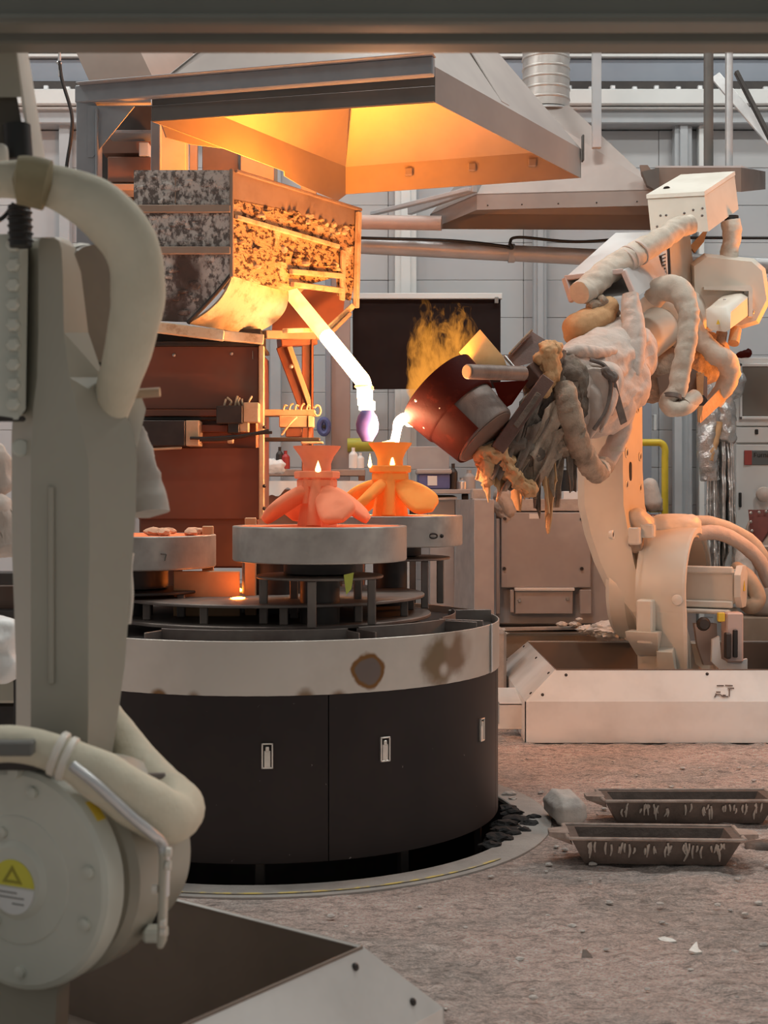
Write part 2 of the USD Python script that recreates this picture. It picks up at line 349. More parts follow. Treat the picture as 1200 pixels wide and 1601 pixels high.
wb.part('crane_rail', cbox((0, WB - .12, 5.135), (12, .30, .145), .012), M_white)
wb.part('rail_slot', cbox((0, WB - .02, 5.27), (12, .22, .10), .006), M_dark)
for i in range(38):
    wb.part('rail_bolt', cbox((-3.7 + i * .2, WB - .16, 5.235 + .01 * (i % 2)), (.05, .05, .045), .008), M_galv)
wb.part('upper_band', cbox((0, WB + .0, 5.43), (12, .12, .23), .006), M_blueband)
wb.part('band_lip', cbox((0, WB - .08, 5.565), (12, .06, .03), .004), M_white)
wb.part('upper_recess', cbox((0, WB + .02, 5.66), (12, .10, .15), .004), M_dark)
wb.part('upper_cladding', cbox((0, WB + .05, 6.9), (16, .10, 2.3), .004), M_blueband)
for sx, nm in ((-1, 'left'), (1, 'right')):
    w_ = Thing('wall_' + nm, kind='structure'); w_.part('cladding', cbox((sx * 8.06, 6.0, 4), (.12, 13.2, 8), .01), M_wall)
ce = Thing('ceiling', kind='structure')
ce.part('roof_sheet', cbox((0, 6.0, 8.06), (16.2, 13.2, .12), .01), M_ceil)
for lx in (-4.2, .2, 4.2):
    for ly in (2.0, 6.8, 10.0): ce.part('lamp_housing', cbox((lx, ly, 7.88), (1.7, .6, .2), .02), M_lampbody)
# ---------------- casting turntable ----------------
burn = tp(26, 1.056, .80); scorch = tp(52, 1.056, .84)
M_ring = mat('stainless_ring', (.50, .47, .43), (.41, .38, .34), rough=.42, metal=.55, scale=2.6, mixr=(.4, .75), bump=.04, bscale=120, c3=(.56, .54, .50), s3=1.7,
             spots=[(burn, .062, .078, (.16, .075, .02)), (burn, .045, .058, (.13, .105, .095)), (tp(45, 1.056, .82), .06, .13, (.17, .12, .07)), (scorch, .05, .12, (.20, .13, .085)), (tp(56, 1.056, .86), .015, .075, (.40, .34, .29)), (tp(49, 1.056, .90), .01, .05, (.36, .31, .26)), (tp(47, 1.056, .78), .005, .04, (.44, .40, .36)),
                    (tp(-20, 1.056, .70), .02, .045, (.17, .09, .035)), (tp(-12, 1.056, .70), .01, .04, (.17, .09, .035)), (tp(12, 1.056, .695), .02, .055, (.19, .13, .08)), (tp(-38, 1.056, .70), .02, .045, (.18, .10, .04)), (tp(19, 1.056, .70), .01, .045, (.17, .10, .05))])
M_disc = mat('flask_steel', (.38, .355, .33), (.26, .24, .22), rough=.48, metal=.45, scale=5, mixr=(.4, .7), c3=(.50, .47, .43), s3=3.2, bump=.05, bscale=90)
M_plate = mat('table_plate', (.22, .19, .17), (.15, .12, .11), rough=.55, metal=.5, scale=6)
tt = Thing('casting_turntable', 'large round casting turntable with black drum panels under a stained steel ring', 'turntable', (CX, CY, 0))
R0 = 1.056
seam = 16.9
def arc(r0, r1, z0, z1, a0, a1, n=40, b=.002):
    return lathe([(r0, z0 + b), (r0 + b, z0), (r1 - b, z0), (r1, z0 + b), (r1, z1 - b), (r1 - b, z1), (r0 + b, z1), (r0, z1 - b), (r0, z0 + b)], (CX, CY, 0), n=n, a0=a0, a1=a1)
# lathe's angle 0 runs along basis u; find the offset of the camera side
u_, v_, _w = basis((0, 0, 1))
def la(deg):                                            # lathe angle of a turntable direction
    d = tp(deg, 1, 0) - V(CX, CY, 0); return math.atan2(d @ v_, d @ u_)
M_latch = mat('latch_metal', (.55, .53, .49), (.45, .43, .40), rough=.35, metal=.7, scale=20)
SG = 1 if (la(10) - la(0)) % (2 * math.pi) < math.pi else -1
def arcd(r0, r1, z0, z1, d0, d1, n=40):
    a, b = la(d0), la(d0) + SG * math.radians(d1 - d0)
    return arc(r0, r1, z0, z1, min(a, b), max(a, b), n)
for k_ in range(6):
    d0 = seam + 60 * k_ + .12; d1 = d0 + 60 - .24
    pn = tt.part('drum_panel', arcd(R0 - .006, R0, .06, .719, d0, d1), M_drum)
    for hd in (d0 + 13, d1 - 13):
        c = tp(hd, R0 + .003, .484); nr = unit(tp(hd, 1, 0) - V(CX, CY, 0)); tx = np.cross((0, 0, 1), nr)
        Rm = np.stack([tx, nr, V(0, 0, 1)], 1)
        o = lambda dx, dz, dy=0: c + tx * dx + V(0, 0, dz) + nr * dy
        fr = join(*[cbox(o(sx * .0195, 0), (.006, .010, .100), .001, Rm) for sx in (-1, 1)], *[cbox(o(0, sz * .047), (.045, .010, .006), .001, Rm) for sz in (-1, 1)])
        lt = tt.part('latch', fr, M_latch, under=pn)
        tt.part('latch_handle', join(cbox(o(0, -.013, -.001), (.026, .008, .066), .002, Rm), cbox(o(0, .026, 0), (.015, .010, .020), .002, Rm)), M_latch, under=pn)
tt.part('steel_ring', arcd(R0 - .004, R0 + .002, .716, .931, 70.6 - 178, 70.6), M_ring)
tt.part('steel_ring', arcd(R0 + .0, R0 + .006, .716, .931, 70.2, 70.6 + 182), M_ring)
tt.part('ring_joint_strip', bar(tp(70.4, R0 + .008, .722), tp(70.4, R0 + .008, .934), .020, .006, up=unit(tp(70.4, 1, 0) - V(CX, CY, 0))), M_galv)
tt.part('inner_drum', cyl((CX, CY, -.55), (CX, CY, .86), .62, 48), M_dark)
for dg in (2, 38, 75, -40, 140, 200):
    tt.part('drum_leg', bar(tp(dg, .98, -.55), tp(dg, .98, .30), .04, .03, up=unit(tp(dg, 1, 0) - V(CX, CY, 0))), M_dark)
tt.part('lower_deck', ring((CX, CY, .885), (0, 0, 1), .05, 1.04, .012, 72), M_dark)
tt.part('table_disc', ring((CX, CY, .940), (0, 0, 1), .08, .745, .016, 72), M_plate)
tt.part('table_disc', ring((CX, CY, 1.030), (0, 0, 1), .08, .715, .014, 72), M_plate)
tt.part('hub', cyl((CX, CY, .86), (CX, CY, 1.2), .14, 32), M_dark)
for k_ in range(12):
    tt.part('spacer_block', bar(tp(k_ * 30 + 9, .66, .955), tp(k_ * 30 + 9, .66, 1.031), .035, .02), M_plate)
for a0, a1, r_ in ((28, 62, .90), (-24, 24, .93), (66, 98, .86)):
    tt.part('inner_guard', arcd(r_ - .004, r_, .88, .962, a0, a1, 20), M_plate)
    for e in (a0, a1): tt.part('guard_rib', bar(tp(e, r_ - .02, .92), tp(e, 1.05, .92), .006, .07), M_plate)
M_lit_post = mat('orange_lit_post', (.58, .34, .18), (.48, .27, .14), rough=.6, scale=6)  # orange light on the posts put into their colour
for dg, r_, z1 in ((-28, .18, 1.40), (-75, .30, 1.36)):
    tt.part('upright', bar(tp(dg, r_, .95), tp(dg, r_, z1), .05, .04), M_lit_post)
tt.part('tie_plate', bar(tp(-50, .36, .955), tp(-50, .36, 1.16), .30, .012, up=(0, -1, 0)), M_lit_post)
tt.part('added_glow', rock((CX - .22, CY + .12, 1.05), (.07, .07, .014), 4, .4, 2), glow('added_glow', (1.0, .20, .02), 48.0), label='added glowing patch that lights the table posts')  # added glow between the stands, turns the posts orange
tt.part('added_glow', rock((CX - .12, CY - .36, 1.047), (.030, .045, .006), 6, .4, 2), '/World/Looks/added_glow', label='added glowing patch that lights the table posts')
M_tag = mat('yellow_green_tag', (.55, .62, .10), (.45, .5, .08), rough=.6)
tt.part('paint_tag', plate([P(541, 930, 5.50), P(537, 899, 5.50), P(553, 895, 5.50), P(549, 921, 5.50)], .004), M_tag, label='yellow green tag hanging under the front disc')

M_lit_top = mat('orange_lit_layer', (.92, .25, .10), (.80, .19, .07), rough=.95, scale=20, bump=.4, bscale=90)  # orange of the light from above, put into the colour
ST = [24.5, 125.8, -77.3, 213]
SR = [.604, .685, .635, .65]
names = ['front mould stand whose steel disc carries the salmon propeller mould', 'right mould stand whose steel disc carries the mould being filled', 'empty mould stand beside the left robot arm with a dark ring under its disc', 'far mould stand hidden behind the front one']
def stand(idx):
    c = tp(ST[idx], SR[idx], 0)
    c[2] = .955
    s = Thing('mould_stand', names[idx], 'mould stand', c)
    z1 = (1.372, 1.402, 1.322, 1.36)[idx]
    rr = .372 if idx != 1 else .36
    s.part('flask_disc', lathe([(0, z1 - .15), (rr - .02, z1 - .15), (rr - .004, z1 - .147), (rr, z1 - .14), (rr, z1 - .004), (rr - .003, z1), (rr - .02, z1), (rr - .022, z1 - .006), (0, z1 - .006)], (c[0], c[1], 0), n=72), M_disc)
    s.part('spindle', cyl((c[0], c[1], .95), (c[0], c[1], z1 - .149), .085, 28), M_dark)
    zr = (1.150, 1.185, 1.06, 1.12)[idx]
    rp = (.272, .30, .31, .27)[idx]
    s.part('ring_plate', ring((c[0], c[1], zr), (0, 0, 1), .10, rp, .012, 56), M_plate if idx != 2 else M_dark)
    s.part('collar', lathe([(.12, zr + .012), (.155, zr + .02), (.155, z1 - .152), (.12, z1 - .15), (.12, zr + .012)], (c[0], c[1], 0), n=36), M_dark)
    for q in range(5):
        a = math.radians(72 * q + (-95, 20, 40, 0)[idx]); x, y = c[0] + (rp - .03) * math.cos(a), c[1] + (rp - .03) * math.sin(a)
        s.part('leg', bar((x, y, .956), (x, y, zr), .036, .03), M_plate)
    s.part('lit_top_layer', lathe([(0, z1 - .002), (rr - .03, z1 - .002), (rr - .024, z1 - .007), (0, z1 - .008)], (c[0], c[1], 0), n=56), M_lit_top)  # added layer that carries the warm light on the disc top
    return s, c, z1
stands = [stand(i) for i in range(3)]
def oncyl(px, py, c, r):
    rx = (px - 600) / FOC; a_ = rx * rx + 1; b_ = -2 * (rx * c[0] + c[1]); q_ = c[0] ** 2 + c[1] ** 2 - r * r
    return P(px, py, (-b_ - math.sqrt(b_ * b_ - 4 * a_ * q_)) / (2 * a_))
sA, c_, z_ = stands[2]
M_ink = mat('scratch_ink', (.12, .11, .10), rough=.6)
for a, b in (((251, 866), (260, 866.5)), ((260, 866.5), (257.5, 877))): sA.part('number_mark', bar(oncyl(*a, c_, .3735), oncyl(*b, c_, .3735), .005, .003, up=(0, -1, 0)), M_ink)
sB, c_, z_ = stands[1]
pt_ = oncyl(677, 838, c_, .362); sB.part('disc_eye', tube([pt_ + V(.019 * math.cos(a), -.006, .011 * math.sin(a)) for a in np.linspace(0, 2 * math.pi, 11)], .004, 8), M_dark)
sB.part('disc_stud', dot(oncyl(690, 838, c_, .360), V(.4, -.9, 0), .010, .012), M_dark)
# dark ring and lit scraps on the left disc
s3, c3_, z3 = stands[2]
rk = random.Random(3)
for q in range(11):
    a = rk.uniform(-1.5, 1.4); r_ = rk.uniform(.12, .33)
    single('sand_lump', rock((c3_[0] + r_ * math.cos(a), c3_[1] + r_ * math.sin(a) * .9, z3 + .012), (rk.uniform(.02, .05), rk.uniform(.02, .04), .018), q, .4, 1), mat('lump_sand_%d' % q, (.60, .36, .24), rough=.9) if q == 0 else '/World/Looks/lump_sand_0', 'small lump of baked sand on the empty left disc', 'sand lump', group='sand lumps on the empty disc', smooth=False)

# ---------------- propeller sand moulds ----------------
M_sand1 = mat('warm_lit_sand', (.95, .31, .17), (.90, .27, .14), emit=((1.0, .22, .07), .05), rough=.9, scale=9, bump=.15, bscale=260, bdist=.004)  # warm light put into the sand colour, plus a faint added glow
M_sand2 = mat('orange_lit_sand', (.95, .36, .08), (.90, .30, .06), emit=((1.0, .25, .03), .13), rough=.9, scale=9, bump=.15, bscale=260, bdist=.004)  # orange pour light and a faint added glow put into the sand
def propeller(c, z, turn, m_, s, label, collar_n=8):
    t = Thing('propeller_mould', label, 'sand mould', (c[0], c[1], z))
    o = V(c[0], c[1], z)
    t.part('hub', lathe([(0, 0), (.082 * s, 0), (.085 * s, .004), (.078 * s, .05), (.066 * s, .11), (.060 * s, .165), (.075 * s, .19), (0, .19)], o, n=40), m_)
    t.part('front_spine', tube([o + V(.0, -.064 * s, .205 * s), o + V(-.002, -.070 * s, .15 * s), o + V(-.006, -.085 * s, .08 * s), o + V(-.008, -.098 * s, .004)], [.022 * s, .026 * s, .030 * s, .034 * s], 14), m_)
    for i, (r_, z0, z1) in enumerate(((.086, .168, .205), (.098, .206, .238))):
        cc = lathe([(0, z0 * s), (r_ * s - .006, z0 * s), (r_ * s, z0 * s + .005), (r_ * s, z1 * s - .005), (r_ * s - .006, z1 * s), (0, z1 * s)], o, n=collar_n)
        t.part('collar', cc, m_, smooth=25)
    t.part('pouring_cup', lathe([(0, .238 * s), (.060 * s, .238 * s), (.060 * s, .27 * s), (.072 * s, .30 * s), (.100 * s, .338 * s), (.102 * s, .345 * s), (.092 * s, .345 * s), (.064 * s, .306 * s), (.048 * s, .29 * s), (0, .285 * s)], o, n=36), m_)
    for q in range(4):
        a = math.radians(90 * q + turn); d = V(math.cos(a), math.sin(a), 0); side = V(-math.sin(a), math.cos(a), 0)
        # a drooping paddle blade, pitched, thick, with a rounded tip
        L = []
        for i, u in enumerate(np.linspace(0, 1, 12)):
            cen = o + d * (.045 + .205 * u) * s + V(0, 0, (.150 - .118 * u ** 1.25) * s)
            wd = (.034 + .046 * math.sin(min(u * 1.25, 1) * math.pi / 2)) * s * (1 if u < .75 else max(math.sqrt(max(1 - ((u - .75) / .25) ** 2, 0)), .12))
            th = (.030 - .008 * u) * s * (1 if u < .94 else .55)
            pitch = math.radians(38 - 10 * u)
            up_ = V(0, 0, 1) * .86 + d * .5
            wv = side * math.cos(pitch) + up_ * math.sin(pitch); tv = unit(np.cross(d * .86 - V(0, 0, .5), wv))
            L.append([cen + wv * wd * math.cos(b) * (1) + tv * th * math.copysign(abs(math.sin(b)) ** .6, math.sin(b)) for b in np.arange(20) / 20 * 2 * math.pi])
        t.part('blade', loft(L), m_, smooth=50)
        n_ = o + (d * .062 + side * .03) * s
        t.part('riser', cyl(n_ + V(0, 0, .10 * s), n_ + V(0, 0, .215 * s), .020 * s, 12, .015 * s), m_)
    return t, o
f0, cA, zA = stands[0]; f1, cB, zB = stands[1]
propeller((cA[0] - .012, cA[1] + .0, 0), zA - .005, -62, M_sand1, 1.0, 'propeller sand mould with a small flame, warm light in its salmon colour, on the nearest disc', 8)
mB = propeller((cB[0] - .0, cB[1] - .02, 0), zB - .005, -40, M_sand2, 1.06, 'propeller sand mould into which the ladle pours, orange light in its colour', 24)
# ---------------- overhead beam nearest the camera ----------------
def beam():
    d = 2.7
    zb = P(0, 85, d + .16)[2]; s = 1.0 / FOC * d
    # rolled channel: plain web, a rounded nose, and a grooved underside ending in a second lip
    zb = P(0, 86, d + .175)[2] + .004
    nose = [(-.012 * (1 - math.cos(t_)) + .0, zb + .012 - .012 * math.sin(t_)) for t_ in (0.2, .6, 1.0, 1.4)]
    pr = [(0, zb + .62), (0, zb + .022), (-.008, zb + .018), (-.010, zb + .010), (-.006, zb + .003), (.004, zb), (.050, zb), (.056, zb + .014), (.088, zb + .014), (.094, zb - .002), (.100, zb - .006), (.150, zb - .006), (.165, zb - .003), (.175, zb + .006), (.175, zb + .62)]
    q = prism(pr, (2.6, d, 0), (0, 1, 0), (0, 0, 1), -5.2)
    b = Thing('overhead_beam', 'dark olive steel beam with a rolled lip crossing the whole top of the view', 'beam', (0, d, zb))
    b.part('web', q, M_beam, smooth=30)
    for x in (-1.5, 1.5): b.part('hanger', cbox((x, d + .08, zb + 2.9), (.12, .1, 4.7), .01), M_beam)
beam()

# ---------------- front exhaust hood ----------------
HA, HB, HC = P(237, 190, 6.94), P(680, 160, 6.60), P(908, 278, 8.17)
HD = V(-.25, 8.62, HA[2]); zr = HB[2]
for q in (HA, HB, HC, HD): q[2] = zr
hd = Thing('exhaust_hood', 'big grey sheet-metal exhaust hood over the turntable, lit orange from below', 'exhaust hood', (.0, 7.6, zr))
rimh = .175
def rimplate(p, q, h, t, inward):
    c = [p, q, q + V(0, 0, h), p + V(0, 0, h)]
    n = unit(np.cross(V(0, 0, 1), q - p)); n = n if n @ (inward - p) > 0 else -n
    return hull(np.vstack([c, np.array(c) + n * t]))
mid = (HA + HB + HC + HD) / 4
M_rim = mat('hood_rim_dark', (.13, .12, .11), (.10, .095, .09), rough=.45, metal=.3, scale=4)
rims = []
for i, (p, q, m_) in enumerate(((HA, HB, M_rim), (HB, HC, M_hood), (HC, HD, M_hood), (HD, HA, M_hood))):
    rims.append(hd.part('rim', rimplate(p, q, rimh, .006, mid), m_))
fn = unit(np.cross(HB - HA, V(0, 0, 1)))
for x, y in ((255, 170.5), (352, 164.5), (414, 164.5), (449, 158.5), (549, 151.5), (652, 144)):
    f_ = (x - 237) / 443; p = HA + (HB - HA) * f_; p = V(p[0], p[1], P(x, y, p[1])[2])
    hd.part('rivet', dot(p, fn, .007, .005), M_bolt, under=rims[0])
hd.part('rim_fold', bar(HA + fn * .006 + V(0, 0, .04), HB + fn * .006 + V(0, 0, .04), .08, .006, up=fn), M_rim)
apex0 = V(-.015, 7.6, 4.68); hw = .13
top = [apex0 + V(-hw, -hw, 0), apex0 + V(hw, -hw, 0), apex0 + V(hw, hw, 0), apex0 + V(-hw, hw, 0)]
cs = [HA, HB, HC, HD]
for i in range(4):
    j = (i + 1) % 4; up_ = V(0, 0, rimh)
    c = [cs[i] + up_, cs[j] + up_, top[j], top[i]]
    if i == 0: c = [cs[0] + up_ + V(0, .01, 0), cs[1] + up_ + V(0, .01, 0), top[1], top[0]]
    n = np.cross(c[1] - c[0], c[3] - c[0]); n = unit(n); n = n if n @ (V(*mid) + V(0, 0, .5) - c[0]) > 0 else -n
    a, b_ = hull([c[0], c[1], c[2], c[0] + n * .005, c[1] + n * .005, c[2] + n * .005]), hull([c[0], c[2], c[3], c[0] + n * .005, c[2] + n * .005, c[3] + n * .005])
    hd.part('hood_side', join(a, b_), M_hood, smooth=False)
hd.part('stiffener', bar(HB * .55 + HC * .45 + V(-.02, 0, rimh + .02), top[1] * .3 + top[2] * .7, .10, .012, up=unit(np.cross(HC - HB, top[1] - HB))), M_hood)
hd.part('throat', lathe([(.15, 0), (.15, 3.2), (.146, 3.2), (.146, 0), (.15, 0)], apex0 + V(0, 0, -.02), n=32), M_galv)
for f_ in (.28, .55, .8):
    p = HD + (HC - HD) * f_; hd.part('rim_clip', cbox(p + V(0, -.02, .11), (.05, .03, .05), .006), M_hood)
hd.part('rim_bracket', bar(HC + V(.01, 0, .10), HC + V(.01, 0, .26), .012, .05), M_rim)
# hanging skirt with cut-outs at the back left
def wallpx(pts, p0, p1, t, holes=()):
    """plate in the vertical plane through p0 and p1, outline given where it is seen"""
    p0, p1 = np.asarray(p0, float)[:2], np.asarray(p1, float)[:2]; d = p1 - p0; L = np.linalg.norm(d); d /= L
    def to(q):
        out = []
        for x, y in q:
            rx = (x - 600) / FOC                                 # ray (rx*D, D): solve p0 + s d = (rx D, D)
            s_ = (rx * p0[1] - p0[0]) / (d[0] - rx * d[1]); D = p0[1] + s_ * d[1]
            out.append((s_, CAMZ - (y - HOR) / FOC * D))
        return out
    return prism(Polygon(to(pts), [to(h) for h in holes]), (p0[0], p0[1], 0), (d[0], d[1], 0), (0, 0, 1), -t)
hd.part('skirt', wallpx([(250, 186), (350, 170), (545, 165), (560, 262), (560, 290), (528, 314), (470, 290), (445, 275), (441, 236), (385, 205), (383, 236), (300, 226), (260, 215)], HA + V(.03, .05, 0), HD + V(-.02, -.05, 0), .006), M_hood)
# ---------------- grey steel frame carrying the hood ----------------
fr = Thing('hood_support_frame', 'grey painted steel portal frame running along the front of the big hood', 'steel frame', P(134, 600, 6.95))
b0, b1 = P(120, 149, 7.0), P(678, 104, 6.52)
fr.part('beam', bar(b0, b1, .05, .092, ch=.006), M_frame)
fr.part('beam_flange', bar(b0 + V(.02, -.03, .045), b1 + V(0, -.03, .048), .09, .008), M_frame)
fr.part('post', bar(V(b0[0] + .055, 7.02, .02), V(b0[0] + .055, 7.02, b0[2] + .02), .105, .09), M_frame)
fr.part('post_flange', bar(V(b0[0] + .115, 7.0, .02), V(b0[0] + .115, 7.0, b0[2] - .08), .012, .12), M_frame)
fr.part('gusset', pxprism([(137, 165), (210, 166), (145, 246), (137, 246)], 6.97, .012), M_frame)
fr.part('cross_bar', bar(P(140, 160, 7.0), P(236, 158, 7.05), .05, .03), M_frame)
fr.part('inner_post', bar(P(244, 190, 7.2), P(244, 470, 7.2), .05, .05), M_frame)
# second orange plate above the frame, part of the ducting
M_duct = mat('duct_brown_sheet', (.20, .165, .14), (.165, .135, .115), rough=.5, metal=.2, scale=3)
du = Thing('slanted_duct', 'slanted rectangular fume duct above the grey frame at upper left', 'duct', P(200, 100, 8.0))
def quadbar(pts, d, t): return pxprism(pts, d, t)
du.part('duct_body', hull([P(100, 40, 8.0), P(200, 40, 8.0), P(240, 124, 7.9), P(140, 128, 7.9), P(110, 40, 8.6), P(290, 40, 8.4), P(312, 124, 8.3), P(190, 128, 8.6)]), M_duct)
cb = Thing('hanging_cable', 'thin black cable hanging beside the grey frame post', 'cable', P(93, 98, 7.6))
cb.part('cable_run', tube([P(93, 96, 7.6), P(97, 125, 7.6), P(112, 178, 7.6), P(111, 215, 7.6), P(104, 262, 7.6), P(100, 330, 7.6)], .010, 8), M_black)
cb.part('hook', tube([V(P(93, 0, 7.6)[0], 7.6, 8.0), P(93, 20, 7.6), P(93, 88, 7.6), P(90, 98, 7.6), P(96, 99, 7.6)], .008, 8), M_galv)

# ---------------- second hood and spiral duct ----------------
h2 = Thing('rear_exhaust_hood', 'smaller pinkish exhaust hood behind the big one, under the spiral duct', 'exhaust hood', P(850, 335, 9.2))
A2, B2, C2, D2 = P(745, 328, 9.7), P(1030, 336, 9.55), P(1030, 366, 10.45), P(672, 361, 10.4)
z2 = A2[2]
for q in (A2, B2, C2, D2): q[2] = z2
mid2 = (A2 + B2 + C2 + D2) / 4
for p, q in ((A2, B2), (B2, C2), (C2, D2), (D2, A2)): r2 = h2.part('rim', rimplate(p, q, .115, .006, mid2), M_hood)
for f_ in (.06, .25, .45, .66, .88): h2.part('rivet', dot(A2 + (B2 - A2) * f_ + V(0, -.001, .03), (0, -1, 0), .006, .004), M_dark)
t2 = [V(1.04, 9.85, 4.36), V(1.36, 9.85, 4.36), V(1.36, 10.15, 4.36), V(1.04, 10.15, 4.36)]
for i, (p, q) in enumerate(((A2, B2), (B2, C2), (C2, D2), (D2, A2))):
    j = (i + 1) % 4; c = np.array([p + V(0, 0, .113), q + V(0, 0, .113), t2[j], t2[i]])
    h2.part('hood_side', hull(np.vstack([c, c + V(0, 0, -.006)])), M_hood, smooth=False)
h2.part('hook_plate', pxprism([(1000, 258), (1012, 258), (1034, 290), (1022, 300), (1003, 275)], 9.5, .02), M_duct)
sd = Thing('spiral_duct', 'round galvanised spiral duct rising behind the hood', 'duct', V(1.2, 10.0, 4.36))
dx, dy = P(853, 0, 10.0)[0], 10.0
sd.part('lower_collar', cyl((dx + .03, dy, 4.34), (dx + .03, dy, P(0, 176, dy)[2]), .115, 32), M_galv)
sd.part('reducer_flange', ring((dx + .01, dy, P(0, 178, dy)[2]), (0, 0, 1), .09, .185, .018, 40), M_galv)
prof = [(0, P(0, 172, dy)[2])]; z = prof[0][1]
while z < 7.6: prof += [(.174, z), (.174, z + .055), (.180, z + .062), (.180, z + .07)]; z += .076
prof = prof[:-4] if prof[-1][1] > 7.99 else prof
sd.part('spiral_tube', lathe(prof + [(0, z)], (dx, dy, 0), n=36), mat('duct_galvanised', (.60, .57, .54), (.52, .49, .46), rough=.38, metal=.6, scale=12))
# hanging rods, struts and lamp tray at the upper right
for i, (x, wd, d, m_, lb) in enumerate(((932, 14, 9.6, M_col, 'flat grey hanger bar beside the spiral duct'), (1107, 15, 9.3, M_rim, 'dark brown pipe hanger above the channel tray'), (1139, 12, 9.3, M_galv, 'pale round pipe hanger above the channel tray'))):
    p0, p1 = P(x, (232, 262, 262)[i], d), P(x, 20, d); r_ = wd / 2 / FOC * d
    single('hanger_bar' if i == 0 else 'hanger_pipe', bar(p0, p1, r_ * 2, .05) if i == 0 else cyl(p0, p1, r_, 18), m_, lb, 'hanger')
single('roof_strut', bar(P(1117, 118, 9.7), P(1215, 232, 9.5), .02, .075, up=(1, 0, 1)), M_galv, 'pale flat diagonal strut crossing behind the hanger pipes', 'strut')
single('roof_strut', bar(P(1150, 112, 9.5), P(1206, 222, 9.4), .03, .04, up=(0, 1, 0)), M_dark, 'dark slim diagonal strut at the right edge below the beam', 'strut')
tr = Thing('channel_tray', 'brown steel channel tray hanging behind the robot control box', 'tray', P(1095, 270, 9.3))
c0, c1, c2, c3 = P(1024, 262, 9.2), P(1158, 262, 9.2), P(1190, 270, 9.75), P(1040, 268, 9.9)
tr.part('side', hull([c0, c1, P(1158, 300, 9.2), P(1024, 297, 9.2), c0 + V(0, .01, 0), c1 + V(0, .01, 0), P(1158, 300, 9.21), P(1024, 297, 9.21)]), M_duct)
tr.part('side', hull([c1, P(1196, 268, 9.75), P(1196, 296, 9.75), P(1158, 300, 9.2), c1 + V(-.01, .01, 0), P(1195, 268, 9.77), P(1195, 296, 9.77), P(1157, 300, 9.22)]), M_rim)
tr.part('top_flange', hull([c0, c1, c2, c3, c0 + V(0, 0, .012), c1 + V(0, 0, .012), c2 + V(0, 0, .012), c3 + V(0, 0, .012)]), M_col)
tr.part('bracket', pxprism([(1003, 268), (1030, 262), (1030, 300), (1012, 290)], 9.15, .05), M_rim)
# conduits along the wall behind
M_pipe = mat('conduit_paint', (.42, .43, .44), (.36, .37, .38), rough=.4, metal=.3, scale=6)
pi = Thing('wall_conduit', 'thick grey conduit pipe running across below the rear hood', 'pipe', P(780, 390, 10.2))
pi.part('pipe_run', cyl(P(555, 384, 10.4), P(1290, 420, 9.8), .062, 20), M_pipe)
pi.part('clamp', ring(P(800, 396, 10.2) - V(.03, 0, 0), (1, 0, 0), .060, .072, .05, 24), M_col)
pi2 = Thing('wall_conduit', 'pinkish conduit pipe at the far left under the rear hood rim', 'pipe', P(620, 348, 10.2))
pi2.part('pipe_run', cyl(P(545, 347, 10.2), P(690, 349, 10.1), .055, 20), mat('pink_conduit', (.46, .36, .32), (.38, .30, .27), rough=.45, scale=4))
wi = Thing('wall_cable', 'black cable looping along the grey conduit under the rear hood', 'cable', P(800, 380, 10.1))
wi.part('cable_run', tube([P(560, 372, 10.25), P(700, 376, 10.2), P(780, 384, 10.15), P(800, 388, 10.1), P(797, 379, 10.1), P(812, 371, 10.1), P(900, 378, 10.05), P(1010, 372, 9.9), P(1200, 372, 9.8)], .012, 8), M_black)
for i, (a, b) in enumerate((((592, 334), (745, 297)), ((650, 362), (725, 300)))):
    pass
br = Thing('sloping_bracket', 'sloping steel bracket arm between the two hoods', 'bracket', P(640, 320, 9.8))
br.part('arm', bar(P(582, 334, 10.7), P(736, 296, 9.62), .05, .03), M_col)
br.part('arm', bar(P(640, 330, 10.6), P(742, 294, 9.62), .04, .06), M_pipe)
# ---------------- splash box: a steel scuttle in front of the unseen furnace ----------------
M_crust = mat('crusted_steel', (.13, .11, .10), (.56, .52, .48), rough=.75, scale=36, mixr=(.43, .56), bump=.6, bscale=55, bdist=.015, detail=8.0, stretch=(1, 1, .7), c3=(.075, .045, .035), s3=2.2, m3r=(.5, .62))
M_crust2 = mat('crusted_inner_steel', (.56, .38, .20), (.07, .035, .018), rough=.7, scale=24, mixr=(.50, .57), bump=.7, bscale=48, bdist=.02, detail=8.0, stretch=(1, 1, 1.7), c3=(.72, .60, .40), s3=5, m3r=(.54, .62))
M_box = mat('box_plain_steel', (.34, .26, .20), (.26, .19, .14), rough=.6, metal=.2, scale=5)
M_liner = mat('bright_liner', (.62, .50, .34), (.40, .26, .14), rough=.6, scale=13, mixr=(.5, .68), bump=.3, bscale=60, c3=(.72, .66, .5), s3=5)
sb = Thing('splash_box', 'crusted steel splash box with an open glowing flank, hung under the hood', 'splash box', P(360, 400, 7.0))
D1, D2_ = 6.9, 7.86
def onflank(x, y):                                      # a point of the box's right flank
    p0, p1 = P(361, 266, D1), P(560, 328, D2_); d = (p1 - p0)[:2]; rx = (x - 600) / FOC
    s_ = (rx * p0[1] - p0[0]) / (d[0] - rx * d[1]); D = p0[1] + s_ * d[1]; return P(x, y, D)
sb.part('front_panel', pxprism([(209, 266), (361, 266), (361, 432), (340, 452), (296, 503), (214, 500), (209, 470)], D1, .02), M_crust)
for y in (326, 391): sb.part('front_rib', pbox(209, y - 6, 360, y + 6, D1 - .02, .03), M_box)
sb.part('front_edge', bar(P(362, 264, D1 - .005), P(362, 434, D1 - .005), .02, .02), M_box)
sb.part('front_seam', bar(P(274, 268, D1 - .004), P(274, 318, D1 - .004), .006, .006), M_box)
